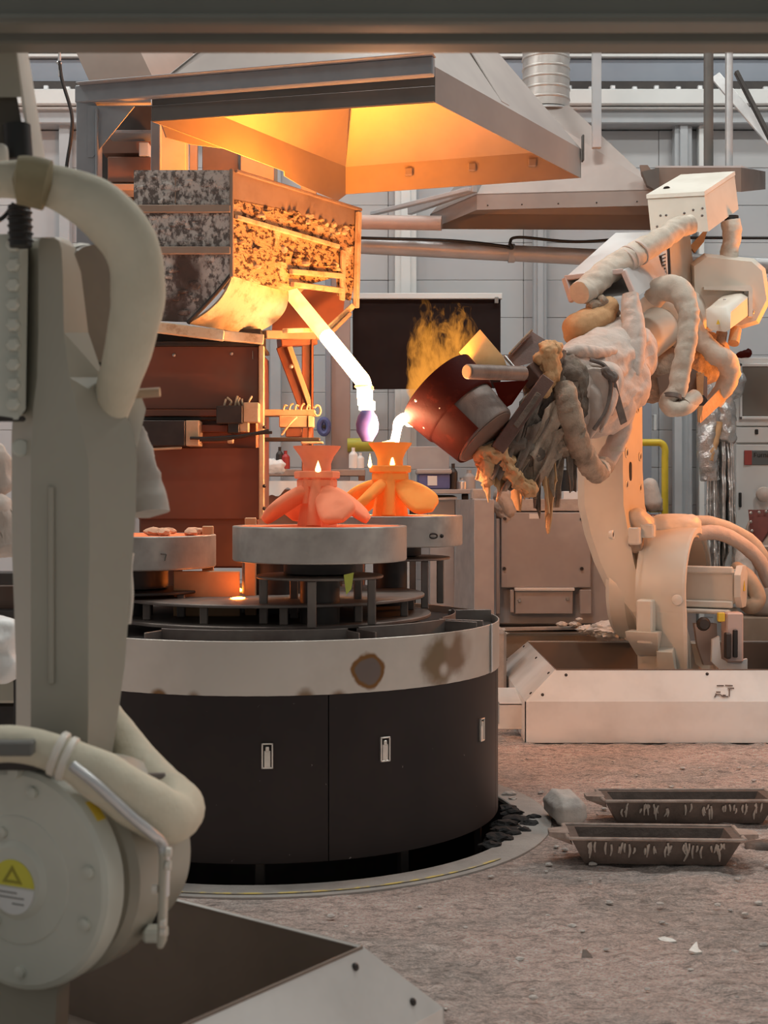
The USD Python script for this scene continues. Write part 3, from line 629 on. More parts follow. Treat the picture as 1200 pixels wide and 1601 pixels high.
sb.part('lower_edge', tube([P(361, 430, D1), P(345, 450, D1), P(318, 480, D1), P(293, 505, D1)], .011, 8), M_dark)
def flank(pts, t=.014): return wallpx(pts, P(361, 266, D1), P(560, 328, D2_), t)
sb.part('flank_top', flank([(362, 267), (560, 328), (560, 352), (522, 358), (440, 328), (362, 312)]), M_box)
sb.part('flank_panel', flank([(362, 310), (440, 326), (522, 352), (559, 350), (556, 430), (548, 470), (530, 462), (528, 432), (448, 455), (362, 432)]), M_crust2)
off = V(.55, -.36, 0) * .03
def flbar(x0, y0, x1, y1, a=.02, b=.03): return bar(onflank(x0, y0) + off, onflank(x1, y1) + off, a, b, up=V(.84, -.55, 0))
sb.part('flank_rib', flbar(364, 340, 525, 386, .025, .022), M_liner)
sb.part('flank_rib', flbar(450, 425, 530, 432, .03, .03), M_liner)
sb.part('flank_rib', flbar(452, 445, 530, 455, .03, .03), M_liner)
sb.part('flank_rim', flbar(364, 268, 560, 329, .018, .02), M_box)
sb.part('flank_end', flbar(556, 332, 552, 482, .03, .03), M_liner)
sb.part('flank_edge', flbar(532, 392, 530, 470, .04, .02), M_liner)
rk = random.Random(8)
for q in range(46):
    x = rk.uniform(368, 552); y = rk.choice([rk.uniform(312, 330) + (x - 362) * .22, rk.uniform(372, 388) + (x - 362) * .24, rk.uniform(352, 420) + (x - 362) * .12])
    sb.part('slag_crust', rock(onflank(x, y) + off * .4, (rk.uniform(.012, .035), .014, rk.uniform(.008, .02)), q, .5, 1), M_crust2 if q % 3 else M_liner, smooth=False)
for q in range(60):
    x = rk.uniform(214, 354); y = rk.choice([rk.uniform(272, 318), rk.uniform(334, 384), rk.uniform(400, 490)])
    if x + (y - 430) * .95 > 355 and y > 430: continue
    sb.part('slag_crust', rock(P(x, y, D1 - .001), (rk.uniform(.012, .035), .007, rk.uniform(.008, .024)), q, .5, 1), M_crust, smooth=False)
# the curved chute under the flank
def chute(u, v):                                        # u along the curve from the flank's foot to the lower lip, v from near to far
    a0, a1, a2 = P(361, 431, D1), P(350, 478, D1 + .03), P(292, 505, D1)
    b0, b1, b2 = P(449, 455, 7.35), P(455, 500, 7.40), P(392, 522, 7.25)
    w = lambda p0, p1, p2: (1 - u)[..., None] ** 2 * p0 + (2 * u * (1 - u))[..., None] * p1 + (u ** 2)[..., None] * p2
    return w(a0, a1, a2) * (1 - v)[..., None] + w(b0, b1, b2) * v[..., None]
sb.part('chute', grid(chute, 20, 14, .012), M_liner)
sb.part('chute_lip', bar(P(222, 509, 6.88), P(350, 525, 6.92), .05, .055), M_liner)
sb.part('chute_lip', bar(P(322, 522, 6.96), P(412, 531, 7.0), .05, .05), M_liner)
sb.part('frame_bar', bar(P(552, 478, 7.75), P(506, 520, 7.70), .03, .05, up=(0, 1, 0)), M_liner)
sb.part('frame_bar', bar(P(548, 490, 7.70), P(508, 530, 7.66), .02, .04, up=(0, 1, 0)), M_box)
sb.part('frame_bar', bar(P(412, 523, 7.3), P(508, 525, 7.66), .05, .045), M_box)
sb.part('frame_bar', bar(P(445, 517, 7.25), P(500, 516, 7.5), .04, .025), M_liner)
sb.part('back_panel', pxprism([(428, 455), (540, 450), (535, 500), (505, 518), (425, 516)], 7.95, .015), mat('red_brown_plate', (.28, .10, .06), (.22, .08, .05), rough=.6, scale=4))
sb.part('inner_wall', hull([P(209, 268, D1 + .03), P(209, 500, D1 + .03), P(240, 300, 7.7), P(240, 520, 7.7), P(213, 268, D1 + .03), P(213, 500, D1 + .03)]), M_box)
# hanger columns behind the box up to the hood
M_tanpaint = mat('tan_steel', (.42, .30, .20), (.34, .24, .16), rough=.55, scale=4)
fu = Thing('unseen_furnace', 'small tan crucible set unseen behind the flank of the splash box to light the hood', 'furnace', V(-.68, 7.58, 2.285))  # unseen crucible put behind the box to light the hood
fx, fy, fz = -.68, 7.58, 2.95
fu.part('shell', lathe([(0, 2.64), (.20, 2.64), (.24, 2.68), (.245, fz), (.215, fz), (.205, fz - .03), (0, fz - .03)], (fx, fy, 0), n=40), M_tanpaint)
fu.part('melt', lathe([(.205, fz - .028), (.1, fz - .024), (0, fz - .022)], (fx, fy, 0), n=36), glow('furnace_melt', (1.0, .26, .025), 250.0), label='glowing orange molten metal')
fu.part('stand_leg', bar((fx - .12, fy - .06, 2.285), (fx - .12, fy - .06, 2.65), .16, .16), M_tanpaint)
fc = Thing('furnace_column', 'tan steel column and boxes rising behind the splash box into the hood', 'column', P(330, 250, 8.6))
fc.part('column', pbox(251, 190, 290, 300, 8.0, .12), M_tanpaint)
fc.part('column', pbox(296, 215, 308, 300, 8.9, .05), M_tanpaint)
fc.part('box', pbox(316, 218, 372, 330, 8.9, .3), mat('brown_box', (.16, .10, .07), (.12, .08, .05), rough=.6, scale=4))
fc.part('box', pbox(376, 234, 428, 340, 8.7, .3), M_tanpaint)
fc.part('column', pbox(470, 268, 494, 330, 8.75, .08), M_tanpaint)
# dim equipment shelf at the far left behind the frame
M_brown = mat('brown_cabinet_paint', (.17, .085, .055), (.13, .065, .045), rough=.55, scale=3)
sh = Thing('equipment_rack', 'dim brown equipment rack with a small white box, behind the grey gusset', 'rack', P(200, 330, 8.4))
sh.part('shelf_box', pbox(168, 245, 236, 285, 8.4, .3), M_brown)
sh.part('shelf_box', pbox(160, 206, 236, 240, 8.6, .3), M_brown)
sh.part('rack_back', pbox(155, 165, 240, 400, 8.75, .03), M_dark)
sh.part('shelf_rail', pbox(165, 287, 230, 297, 8.3, .2), M_box)
sh.part('shelf_rail', pbox(165, 203, 238, 208, 8.3, .2), M_frame)
sh.part('small_box', pbox(217, 222, 232, 244, 8.4, .1), M_white)
for x in (P(154, 0, 8.5)[0], P(176, 0, 8.5)[0]): sh.part('rack_leg', bar(V(x, 8.72, 0), V(x, 8.72, 3.4), .05, .05), M_frame)

# ---------------- brown machine cabinet behind the left disc ----------------
M_redbrown = mat('red_brown_paint', (.18, .062, .034), (.145, .05, .026), rough=.42, scale=2.2, mixr=(.4, .75), c3=(.16, .10, .07), s3=1.6)
M_yel = mat('tan_bright_steel', (.56, .42, .28), (.46, .33, .2), rough=.55, scale=12)
ca = Thing('machine_cabinet', 'red-brown machine cabinet with a clamp rail on its front, below the splash box', 'cabinet', P(312, 1000, 7.05))
dC = 7.05
ca.part('body', cbox(((P(215, 0, dC)[0] + P(404, 0, dC)[0]) / 2, dC + .36, (P(0, 541, dC)[2] + 1.12) / 2), (P(404, 0, dC)[0] - P(215, 0, dC)[0] - .01, .7, P(0, 541, dC)[2] - 1.12), .01), M_redbrown)
for x in (-1.2, -.75): ca.part('leg', bar(V(x, 7.62, 0), V(x, 7.62, 1.13), .10, .10), M_redbrown)
pn = ca.part('upper_panel', pbox(216, 541, 404, 640, dC - .012, .02), M_redbrown)
for x, y in ((272, 555), (362, 553)): ca.part('panel_screw', dot(P(x, y, dC - .013), (0, -1, 0), .010, .008), M_bolt, under=pn)
ca.part('fold', bar(P(395, 548, dC - .016), P(395, 562, dC - .016), .006, .006), M_bolt, under=pn)
ca.part('lower_panel', pbox(216, 700, 405, 812, dC - .012, .02), M_redbrown)
ca.part('edge_strip', bar(P(409, 541, dC - .02), P(409, 812, dC - .02), .026, .05), M_yel)  # cabinet side catching light, its brightness put into the tan colour
ca.part('gap_shade_plate', pbox(214, 514, 408, 536, dC + .12, .3), M_dark)  # added dark plate standing in for the shade of the gap
ca.part('top_strip', pbox(216, 534, 408, 541, dC - .03, .5), M_dark)
ca.part('rail', pbox(214, 640, 340, 651, dC - .06, .06), M_redbrown)
ca.part('rail', pbox(224, 651, 345, 657, dC - .04, .03), M_dark)
ca.part('rail', pbox(300, 664, 356, 676, dC - .05, .05), M_redbrown)
cl = ca.part('clamp_block', pbox(221, 657, 289, 697, dC - .16, .15), M_dark)
ca.part('clamp_face', pbox(290, 657, 311, 697, dC - .155, .14), M_yel, under=cl)
cl2 = ca.part('clamp_block', pbox(338, 634, 379, 662, dC - .15, .12), M_dark)
ca.part('clamp_face', pbox(380, 629, 404, 660, dC - .14, .12), M_yel, under=cl2)
ca.part('clamp_face', pbox(374, 660, 388, 675, dC - .12, .08), M_yel, under=cl2)
ca.part('clamp_stem', pbox(356, 660, 374, 677, dC - .13, .08), M_dark, under=cl2)
ca.part('under_strip', bar(P(222, 703, dC - .14), P(284, 700, dC - .14), .02, .014), M_yel)
ca.part('stub', pbox(355, 684, 364, 693, dC - .08, .06), M_yel)
ca.part('stub_rod', cyl(P(310, 690, dC - .06), P(356, 690, dC - .06), .010, 10), M_redbrown)
for i, pts in enumerate(([(297, 685), (330, 685), (380, 681), (420, 673)], [(312, 688), (350, 687), (400, 678), (425, 676)])):
    ca.part('cable', tube([P(x, y, dC - .17) for x, y in pts], .008, 8), M_black)
rk = random.Random(5)
for q in range(6):
    x = 350 + q * 8 + rk.uniform(-2, 2); ca.part('fitting', tube([P(x, 634, dC - .1), P(x + rk.uniform(-3, 3), 628, dC - .1), P(x + rk.uniform(-4, 4), 622 + rk.uniform(-3, 3), dC - .08)], .006, 6), M_yel)
for y in (760, 795, 668): ca.part('edge_bolt', dot(P(413, y, dC - .05), (0, -1, 0), .010, .01), M_dark)
# support leg frame right of the cabinet
lf = Thing('furnace_leg_frame', 'red-brown braced steel leg frame right of the machine cabinet', 'steel frame', P(475, 1100, 7.6))
lf.part('leg', bar(P(479, 528, 7.62), V(P(479, 0, 7.62)[0], 7.62, .0), .05, .08), M_redbrown)
lf.part('leg_flange', bar(P(488, 528, 7.58), V(P(488, 0, 7.58)[0], 7.58, .0), .012, .06), M_redbrown)
lf.part('brace', bar(P(441, 541, 7.6), P(478, 640, 7.6), .02, .075, up=(1, 0, .4)), M_redbrown)
lf.part('brace_flange', bar(P(452, 541, 7.56), P(487, 640, 7.56), .012, .03, up=(1, 0, .4)), M_tanpaint)
lf.part('head_plate', bar(P(436, 536, 7.55), P(492, 533, 7.62), .10, .05), M_redbrown)
lf.part('bolt', dot(P(455, 573, 7.54), (0, -1, .3), .014, .01), M_bolt)
# valve block
vb = Thing('valve_block', 'small tan valve block with fittings and a loop, right of the clamp rail', 'valve block', P(455, 670, 7.3))
vb.part('top_bar', pbox(400, 640, 492, 650, 7.3, .12), M_tanpaint)
vb.part('body', pbox(436, 650, 480, 668, 7.28, .1), M_tanpaint)
vb.part('end_face', pbox(481, 650, 490, 668, 7.27, .1), M_yel)
vb.part('lower_body', pbox(446, 668, 472, 683, 7.3, .08), M_redbrown)
vb.part('loop', tube([P(496 + 5 * math.cos(a), 642 + 8 * math.sin(a), 7.26) for a in np.linspace(-2.6, 2.6, 9)], .006, 6), M_yel)
for q in range(5): vb.part('fitting', tube([P(443 + q * 9, 641, 7.3), P(445 + q * 9, 634, 7.3), P(449 + q * 9, 635 - q % 2 * 4, 7.3)], .006, 6), M_yel)
vb.part('hose', tube([P(440, 680, 7.25), P(452, 664, 7.24), P(464, 652, 7.26)], .006, 6), M_yel)
vb.part('support_rail', pbox(408, 684, 500, 690, 7.2, .05), M_dark)
vb.part('support_rail', pbox(470, 690, 505, 694, 7.18, .04), M_tanpaint)
vb.part('bracket_leg', bar(P(484, 668, 7.32), P(484, 688, 7.24), .02, .02), M_redbrown)

# ---------------- hot burner pipe ----------------
M_hot = usdkit.material(stage, '/World/Looks/hot_pipe', {'g': ('geometry', {}), 'n': ('noise_texture', {'scale': 7.0, 'detail': 3.0}), 'r': ('rgb_ramp', {'ramp': [(0, (1.0, .40, .07)), (.35, (1.0, .52, .13)), (.7, (1.0, .70, .30)), (1, (1, .8, .42))]}),
    'p': ('principled_bsdf', {'base_color': (.6, .4, .2), 'roughness': .6, 'emission_strength': 1.7})}, [('g.position', 'n.vector'), ('n.fac', 'r.fac'), ('r.color', 'p.emission_color')], surface='p.BSDF')
M_hot2 = glow('white_hot_pipe', (1.0, .52, .19), 34.0)
bp = Thing('burner_pipe', 'glowing bent burner pipe with a white collar and a blue nozzle', 'burner pipe', P(560, 600, 6.95))
q0, q1, q2, q3, q4 = P(455, 458, 7.45), P(510, 525, 7.22), P(556, 582, 7.0), P(568, 600, 6.97), P(571, 632, 6.95)
r_ = 12.5 / FOC * 7.0
bp.part('pipe', tube([q0, q1 * .6 + q0 * .4, q1], r_, 20), M_hot)
bp.part('pipe_bend', tube([q1, q2, q3, q4], r_, 20), M_hot2)
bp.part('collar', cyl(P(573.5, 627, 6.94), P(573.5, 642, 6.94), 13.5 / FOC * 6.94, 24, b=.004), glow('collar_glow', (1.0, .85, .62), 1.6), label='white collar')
bp.part('bend_rib', ring(q3 + V(0, 0, -.02), (0, 0, 1), .03, r_ + .006, .012, 24), M_hot)
bp.part('nozzle', lathe([(0, 0), (.03, .0), (.05, -.03), (.06, -.07), (.055, -.11), (.035, -.145), (.028, -.16), (0, -.16)], P(574, 642, 6.94), n=28), mat('blue_nozzle', (.08, .09, .34), (.10, .08, .30), rough=.5, scale=20), label='rounded blue nozzle')
bp.part('clip', cbox(P(578, 607, 6.95), (.04, .02, .02), .003), M_yel)
# ---------------- right robot on its tray ----------------
M_cloth = mat('pale_cover_cloth', (.53, .46, .41), (.44, .37, .32), rough=.85, scale=7, mixr=(.45, .7), bump=.35, bscale=16, bdist=.02)
M_sleeve = mat('beige_sleeve', (.53, .475, .40), (.41, .36, .295), rough=.8, scale=8, mixr=(.45, .7), bump=.3, bscale=18, bdist=.015)
M_dirty = mat('sooty_cloth', (.16, .125, .10), (.085, .065, .05), rough=.9, scale=6, mixr=(.35, .65), bump=.5, bscale=45, bdist=.015, c3=(.28, .24, .19), s3=4)
M_grime = mat('grimy_cloth', (.36, .28, .21), (.20, .15, .11), rough=.9, scale=9, mixr=(.4, .65), bump=.5, bscale=45, bdist=.015)
M_amber_lit = mat('amber_lit_cloth', (.56, .34, .17), (.42, .24, .11), rough=.85, scale=8, bump=.3, bscale=40, bdist=.012)  # orange light on the bag, rags and bracket put into the colour
M_strap = mat('dark_strap', (.12, .10, .09), (.18, .15, .13), rough=.8, scale=20)
def tray(name, label, front_w, cx, cy, rot, wx, wy, ho=.25, hi=.435, ins=.20, marks=()):
    """square drip tray: upright skirt, sloping lid frame, open well"""
    t = Thing(name, label, 'drip tray', (cx, cy, 0)); ca_, sa_ = math.cos(rot), math.sin(rot)
    g = lambda x, y, z: V(cx + x * ca_ - y * sa_, cy + x * sa_ + y * ca_, z)
    o = [(-wx, -wy), (wx, -wy), (wx, wy), (-wx, wy)]; n_ = [(-wx + ins, -wy + .1), (wx - ins, -wy + .1), (wx - ins, wy - .1), (-wx + ins, wy - .1)]
    for i in range(4):
        j = (i + 1) % 4
        c = [g(*o[i], .0), g(*o[j], .0), g(*o[j], ho), g(*o[i], ho)]; nn = unit(np.cross(c[1] - c[0], V(0, 0, 1)))
        sk = t.part('skirt', hull(np.vstack([c, np.array(c) - nn * .006])), M_tray)
        c = np.array([g(*o[i], ho - .002), g(*o[j], ho - .002), g(*n_[j], hi), g(*n_[i], hi)]); up_ = unit(np.cross(c[1] - c[0], c[3] - c[0]))
        lp = t.part('sloping_panel', hull(np.vstack([c, c - up_ * .006])), M_tray)
        for (s_, r_) in ((.03, .22), (.05, .82), (.97, .22), (.95, .82), (.5, .85)):
            p = (c[0] * (1 - r_) + c[3] * r_) * (1 - s_) + (c[1] * (1 - r_) + c[2] * r_) * s_
            t.part('panel_bolt', dot(p, up_, .010, .007), M_dark, under=lp)
        c = [g(*n_[i], hi), g(*n_[j], hi), g(*n_[j], .03), g(*n_[i], .03)]
        t.part('well_side', hull(np.vstack([c, np.array(c) + nn * .004])), M_tray_in)
    b = [g(*q, .02) for q in n_]; t.part('well_floor', hull(np.vstack([b, np.array(b) + V(0, 0, .01)])), M_tray_in)
    return t, g
trR, gR = tray('robot_drip_tray', 'pale steel drip tray with sloping sides round the foot of the far right robot', 0, 1.98, 9.045, 0.0, 1.125, .895)
# painted mark on its front slope
E0, E1 = P(1100, 1096, 8.15), P(1100, 1047, 8.25)
sl = lambda x, y: P(x, y, 8.15 + (1097 - y) / 51 * .1 - .006)
for a in (((1117.5, 1085), (1121, 1086), (1126, 1086)), ((1120, 1072), (1131, 1072)), ((1133, 1071.5), (1145, 1072)), ((1119, 1082), (1126, 1082)), ((1116.5, 1090), (1119, 1086)), ((1126, 1086), (1129, 1089), (1138, 1089)), ((1129, 1087), (1134, 1087)), ((1139.5, 1089), (1140, 1076)), ((1137, 1076.5), (1147, 1076))):
    for p, q in zip(a[:-1], a[1:]): trR.part('painted_mark', bar(sl(*p), sl(*q), .008, .003, up=(0, -.9, .5)), M_strap)
trR.part('link_skirt', pbox(776, 1100, 820, 1140, 8.35, .006), M_tray)
trR.part('link_top', hull([P(776, 1100, 8.35), P(822, 1100, 8.35), P(826, 1075, 8.75), P(776, 1075, 8.75), P(776, 1102, 8.35), P(822, 1102, 8.35)]), M_tray)

h = unit(V(.9, -.43, 0)); e1 = unit(V(.43, .9, 0)); Zv = V(0, 0, 1)
J2 = P(1088, 922, 8.75)
rb = Thing('foundry_robot', 'cream industrial robot arm at right, wrapped in covers and holding the pouring ladle', 'robot', V(J2[0], J2[1], .03))
L2 = lambda t, e, z: J2 + h * t + e1 * e + Zv * z
circ = Point(0, 0).buffer(.405, 32)
outer = shapely.union_all([circ, Polygon([(-.40, .02), (-.36, -.35), (-.30, -.72), (.62, -.72), (.405, .0)])])
inner = shapely.union_all([Point(0, 0).buffer(.345, 32), Polygon([(-.30, -.17), (-.02, -.48), (.40, -.60), (.45, -.5), (.345, .02)]), Polygon([(.1, .12), (.6, .0), (.6, -.40), (.1, -.4)])])
shell = outer.difference(inner)
rb.part('shoulder_shell', prism(shell, L2(-.26, 0, 0), e1, Zv, .26) if np.cross(e1, Zv) @ h > 0 else prism(shell, L2(0, 0, 0), e1, Zv, .26), M_cream, smooth=40)
rb.part('shell_lip', prism(shell.intersection(outer.buffer(-.0)).difference(outer.buffer(-.035)), L2(.0, 0, 0), e1, Zv, .018 if np.cross(e1, Zv) @ h > 0 else -.018), M_cream_edge, smooth=40)
rb.part('shell_back', prism(outer.buffer(-.01), L2(-.26, 0, 0), e1, Zv, .04 if np.cross(e1, Zv) @ h < 0 else -.04), M_cream, smooth=40)
rb.part('gearbox', lathe([(0, 0), (.30, 0), (.33, .03), (.33, .13), (.30, .17), (.30, .26), (0, .26)], L2(-.52, 0, .0), h, 44), M_cream)
rb.part('base_block', cbox(L2(-.25, .05, -.77), (.62, .62, .18), .02, np.stack([h, e1, Zv], 1)), M_cream)
rb.part('base_drum', cyl(V(J2[0] - .22, J2[1] + .15, .03), V(J2[0] - .22, J2[1] + .15, .16), .40, 40), M_cream)
rb.part('foot_lug', join(cbox(L2(-.22, -.43, -.18), (.10, .10, .28), .01, np.stack([h, e1, Zv], 1)), hull([L2(-.33, -.38, -.24), L2(-.33, -.52, -.24), L2(-.13, -.52, -.24), L2(-.13, -.38, -.24), L2(-.30, -.36, -.40), L2(-.16, -.36, -.40), L2(-.33, -.50, -.28), L2(-.13, -.50, -.28)])), M_cream)
rb.part('shell_rib', hull([L2(-.16, -.36, -.34), L2(-.06, -.36, -.34), L2(-.15, -.30, -.72), L2(-.02, -.30, -.72), L2(-.16, -.41, -.37), L2(-.06, -.41, -.37), L2(-.15, -.36, -.72), L2(-.02, -.36, -.72)]), M_cream)
rb.part('shell_plug', dot(L2(-.03, -.405, -.04), -e1, .035, .012, 14), M_cream_edge)
# shoulder motor
Rm = np.stack([h, e1, Zv], 1)
mo = rb.part('shoulder_motor', cbox(L2(.06, -.02, .03), (.42, .20, .215), .015, Rm), M_cream)
for zz in (.135, -.085): rb.part('motor_rail', cbox(L2(.06, -.13, zz + .005), (.40, .03, .045), .008, Rm), M_cream_edge, under=mo)
rb.part('motor_flange', cbox(L2(-.13, -.03, .03), (.03, .28, .29), .01, Rm), M_cream, under=mo)
for zz in (.11, -.06):
    rb.part('motor_bolt', dot(L2(-.11, -.13, zz), h, .014, .02), M_dark, under=mo)
ep = [(-.12, -.06), (-.06, -.13), (.06, -.13), (.12, -.06), (.12, .08), (.05, .135), (-.05, .135), (-.12, .08)]
rb.part('motor_end', prism(ep, L2(.27, -.02, .03), e1, Zv, .04 if np.cross(e1, Zv) @ h > 0 else -.04), M_cream_edge, under=mo)
M_yellow = mat('warning_yellow', (.72, .52, .05), (.66, .47, .04), rough=.5, scale=20)
rb.part('motor_sticker', prism([(-.035, -.025), (.035, -.025), (0, .04)], L2(.312, -.03, .03), e1, Zv, .002 if np.cross(e1, Zv) @ h > 0 else -.002), M_yellow, under=mo, label='yellow warning triangle')
rb.part('motor_shelf', cbox(L2(.05, -.05, -.125), (.40, .26, .03), .01, Rm), M_cream_edge)
rb.part('cable_socket', cyl(L2(.20, -.06, -.14), L2(.20, -.06, -.20), .05, 16), M_grime)
rb.part('black_plug', cyl(L2(.22, -.08, -.21), L2(.22, -.08, -.42), .026, 12), M_black)
rb.part('terminal_box', pbox(1135, 958, 1162, 1036, 8.42, .14, .01), mat('pinkish_cover', (.55, .42, .38), (.48, .37, .33), rough=.5, scale=5))
rb.part('terminal_slot', pbox(1146, 985, 1153, 1028, 8.40, .03), M_black)
rb.part('terminal_grip', pbox(1134, 990, 1143, 1030, 8.39, .05, .006), M_dark)
rb.part('bracket', pxprism([(1113, 1000), (1124, 995), (1127, 1030), (1140, 1036), (1168, 1030), (1168, 1055), (1130, 1052), (1112, 1035)], 8.44, .03), M_white)
rb.part('yellow_plug', pbox(1122, 958, 1133, 972, 8.40, .03), M_yellow)
rb.part('side_plate', pxprism([(1085, 975), (1120, 975), (1122, 1040), (1100, 1040), (1090, 1010)], 8.62, .05), mat('peach_plate', (.56, .43, .36), rough=.5))
rb.part('hydraulic_knob', lathe([(0, 0), (.035, 0), (.045, .02), (.03, .05), (0, .05)], P(1098, 975, 8.5), (0, -1, 0), 16), M_dark)
# lower arm
def arm_sec(z, t0, t1, e, c=.07):
    return [L2(t0 + c, -e, z), L2((t0 + t1) / 2, -e - .012, z), L2(t1, -e, z), L2(t1, e, z), L2(t0 + c, e, z), L2(t0, e - .08, z), L2(t0, -e + .08, z)]
secs = [arm_sec(*s) for s in ((1.80, -.68, -.42, .16), (1.70, -.71, -.42, .22), (1.2, -.73, -.42, .24), (.78, -.75, -.42, .25), (.55, -.74, -.41, .27), (.36, -.69, -.37, .29), (.18, -.62, -.33, .31), (.02, -.54, -.28, .32), (-.13, -.42, -.26, .31), (-.24, -.33, -.25, .26), (-.31, -.27, -.24, .15))]
rb.part('lower_arm', loft(secs), M_cream, smooth=22)
Rb = lambda q: q
def onarm(x, y, t=-.418):
    d = V((x - 600) / FOC, 1, -(y - HOR) / FOC); o = V(0, 0, CAMZ); n_ = h; s_ = ((J2 + h * t - o) @ n_) / (d @ n_); return o + d * s_
for x, y, r_ in ((979, 708, .028), (1000, 714, .026), (979, 758, .026), (1000, 763, .026), (979, 650, .022), (996, 640, .022), (957, 836, .024)):
    p = onarm(x, y); rb.part('arm_bore', lathe([(r_, -.02), (r_ * 1.25, .004), (r_ * 1.0, .008), (r_ * .8, .002), (0, .001)], p, h, 18), M_cream_edge)
    rb.part('bore_plug', lathe([(r_ * .75, 0), (r_ * .6, .003), (0, .003)], p + h * .002, h, 14), M_dark)
rb.part('arm_slot', lathe([(.032, 0), (.03, .004), (0, .004)], onarm(985, 738), h, 18) if False else hull(np.vstack([lathe([(.026, 0), (.024, .004), (0, .004)], onarm(985, yy), h, 14).vertices for yy in (728, 746)])), M_black)
# cover and plugs where the arm meets the shell
rb.part('joint_cover', bones(chain((L2(-.30, -.05, .36), .10), (L2(-.36, -.12, .46), .07)) + chain((L2(-.22, -.02, .40), .09), (L2(-.06, .1, .42), .07)), .006, 16, 2), M_cream_edge)
rb.part('joint_block', cbox(P(992, 838, 8.55), (.075, .07, .11), .01, Rm), M_cream_edge)
rb.part('joint_block', cbox(P(1012, 830, 8.58), (.09, .07, .09), .01, Rm), M_cream_edge)
rb.part('joint_gap', cbox(P(993, 850, 8.64), (.10, .04, .12), .01, Rm), M_grime)
# hoses over the shoulder
rb.part('shoulder_hose', tube([L2(-.15, .10, .42), L2(.05, .22, .43), L2(.28, .42, .30), L2(.40, .5, .05)], .042, 12, wr=.006, fr=18), M_sleeve)
rb.part('shoulder_hose', tube([L2(-.05, .10, .36), L2(.12, .22, .36), L2(.30, .38, .22), L2(.40, .45, .02)], .045, 12, wr=.006, fr=18, seed=3), M_cloth)
rb.part('loop_hose', tube([P(1150, 890, 8.9), P(1170, 905, 8.75), P(1184, 935, 8.7), P(1172, 948, 8.7), P(1158, 930, 8.8)], .050, 14, wr=.004), mat('tan_hose', (.40, .31, .22), (.32, .24, .17), rough=.7, scale=8))
# forearm: gearbox casting, roll joint, motors
g0, g1 = P(1112, 452, 9.0), P(978, 552, 8.25); fa = unit(g1 - g0); fu_, fv_, _ = basis(fa)
cast = [(1078, 412), (1100, 396), (1178, 404), (1196, 420), (1204, 470), (1186, 506), (1160, 514), (1104, 502), (1080, 478)]
cc = np.mean(cast, 0); sh_ = [tuple(cc + (np.array(q) - cc) * .9) for q in cast]
rb.part('elbow_casting', hull([P(*q, 8.62) for q in sh_] + [P(*q, 8.72) for q in cast] + [P(*q, 9.15) for q in cast] + [P(*q, 9.2) for q in sh_]), M_cream)
rb.part('elbow_frame', pxprism([(1100, 448), (1172, 446), (1176, 452), (1176, 495), (1170, 495), (1170, 455), (1100, 453)], 8.58, .05), M_cream_edge)
rb.part('elbow_flange', lathe([(0, 0), (.22, 0), (.235, .02), (.235, .06), (.20, .10), (.19, .2), (0, .2)], g0 + fa * .12, fa, 44), M_cream_edge)
rb.part('forearm', cyl(g0, g0 + fa * .62, .165, 36), M_cream)
rb.part('roll_joint', lathe([(0, 0), (.20, 0), (.225, .02), (.225, .07), (.20, .09), (.20, .12), (.22, .13), (.22, .16), (.19, .2), (.15, .22), (0, .22)], g0 + fa * .50, fa, 44), M_cream_edge)
rb.part('roll_band', ring(g0 + fa * .60, fa, .19, .215, .02, 40), M_strap)
rb.part('wrist_tube', cyl(g0 + fa * .70, g1 + fa * .5, .14, 30), M_cream)
m_ = rb.part('elbow_motor', hull([P(1103, 484, 8.36), P(1112, 479, 8.36), P(1134, 481, 8.32), P(1142, 488, 8.31), P(1141, 514, 8.31), P(1134, 519, 8.32), P(1110, 516, 8.35), P(1104, 510, 8.36), P(1138, 455, 8.72), P(1168, 450, 8.70), P(1177, 458, 8.68), P(1176, 488, 8.66), P(1168, 494, 8.68), P(1138, 490, 8.74)]), M_cream)
rb.part('motor_sticker', hull([P(1119, 507, 8.318), P(1125, 507, 8.312), P(1122, 499, 8.315), P(1119, 507, 8.325), P(1125, 507, 8.32), P(1122, 499, 8.325)]), M_yellow, under=m_, label='yellow warning triangle')
for x, y, d in ((1118, 480, 8.40), (1150, 456, 8.66), (1132, 470, 8.5)): rb.part('motor_bolt', dot(P(x, y, d - .02), (0, -.2, 1), .010, .012), M_bolt, under=m_)
for x, y in ((1168, 458), (1172, 488)): rb.part('motor_clamp', cbox(P(x, y, 8.62), (.05, .05, .035), .01), M_bolt)
rb.part('motor_side_label', pbox(1163, 466, 1170, 482, 8.642, .004, .001), M_yellow, under=m_, label='yellow label')
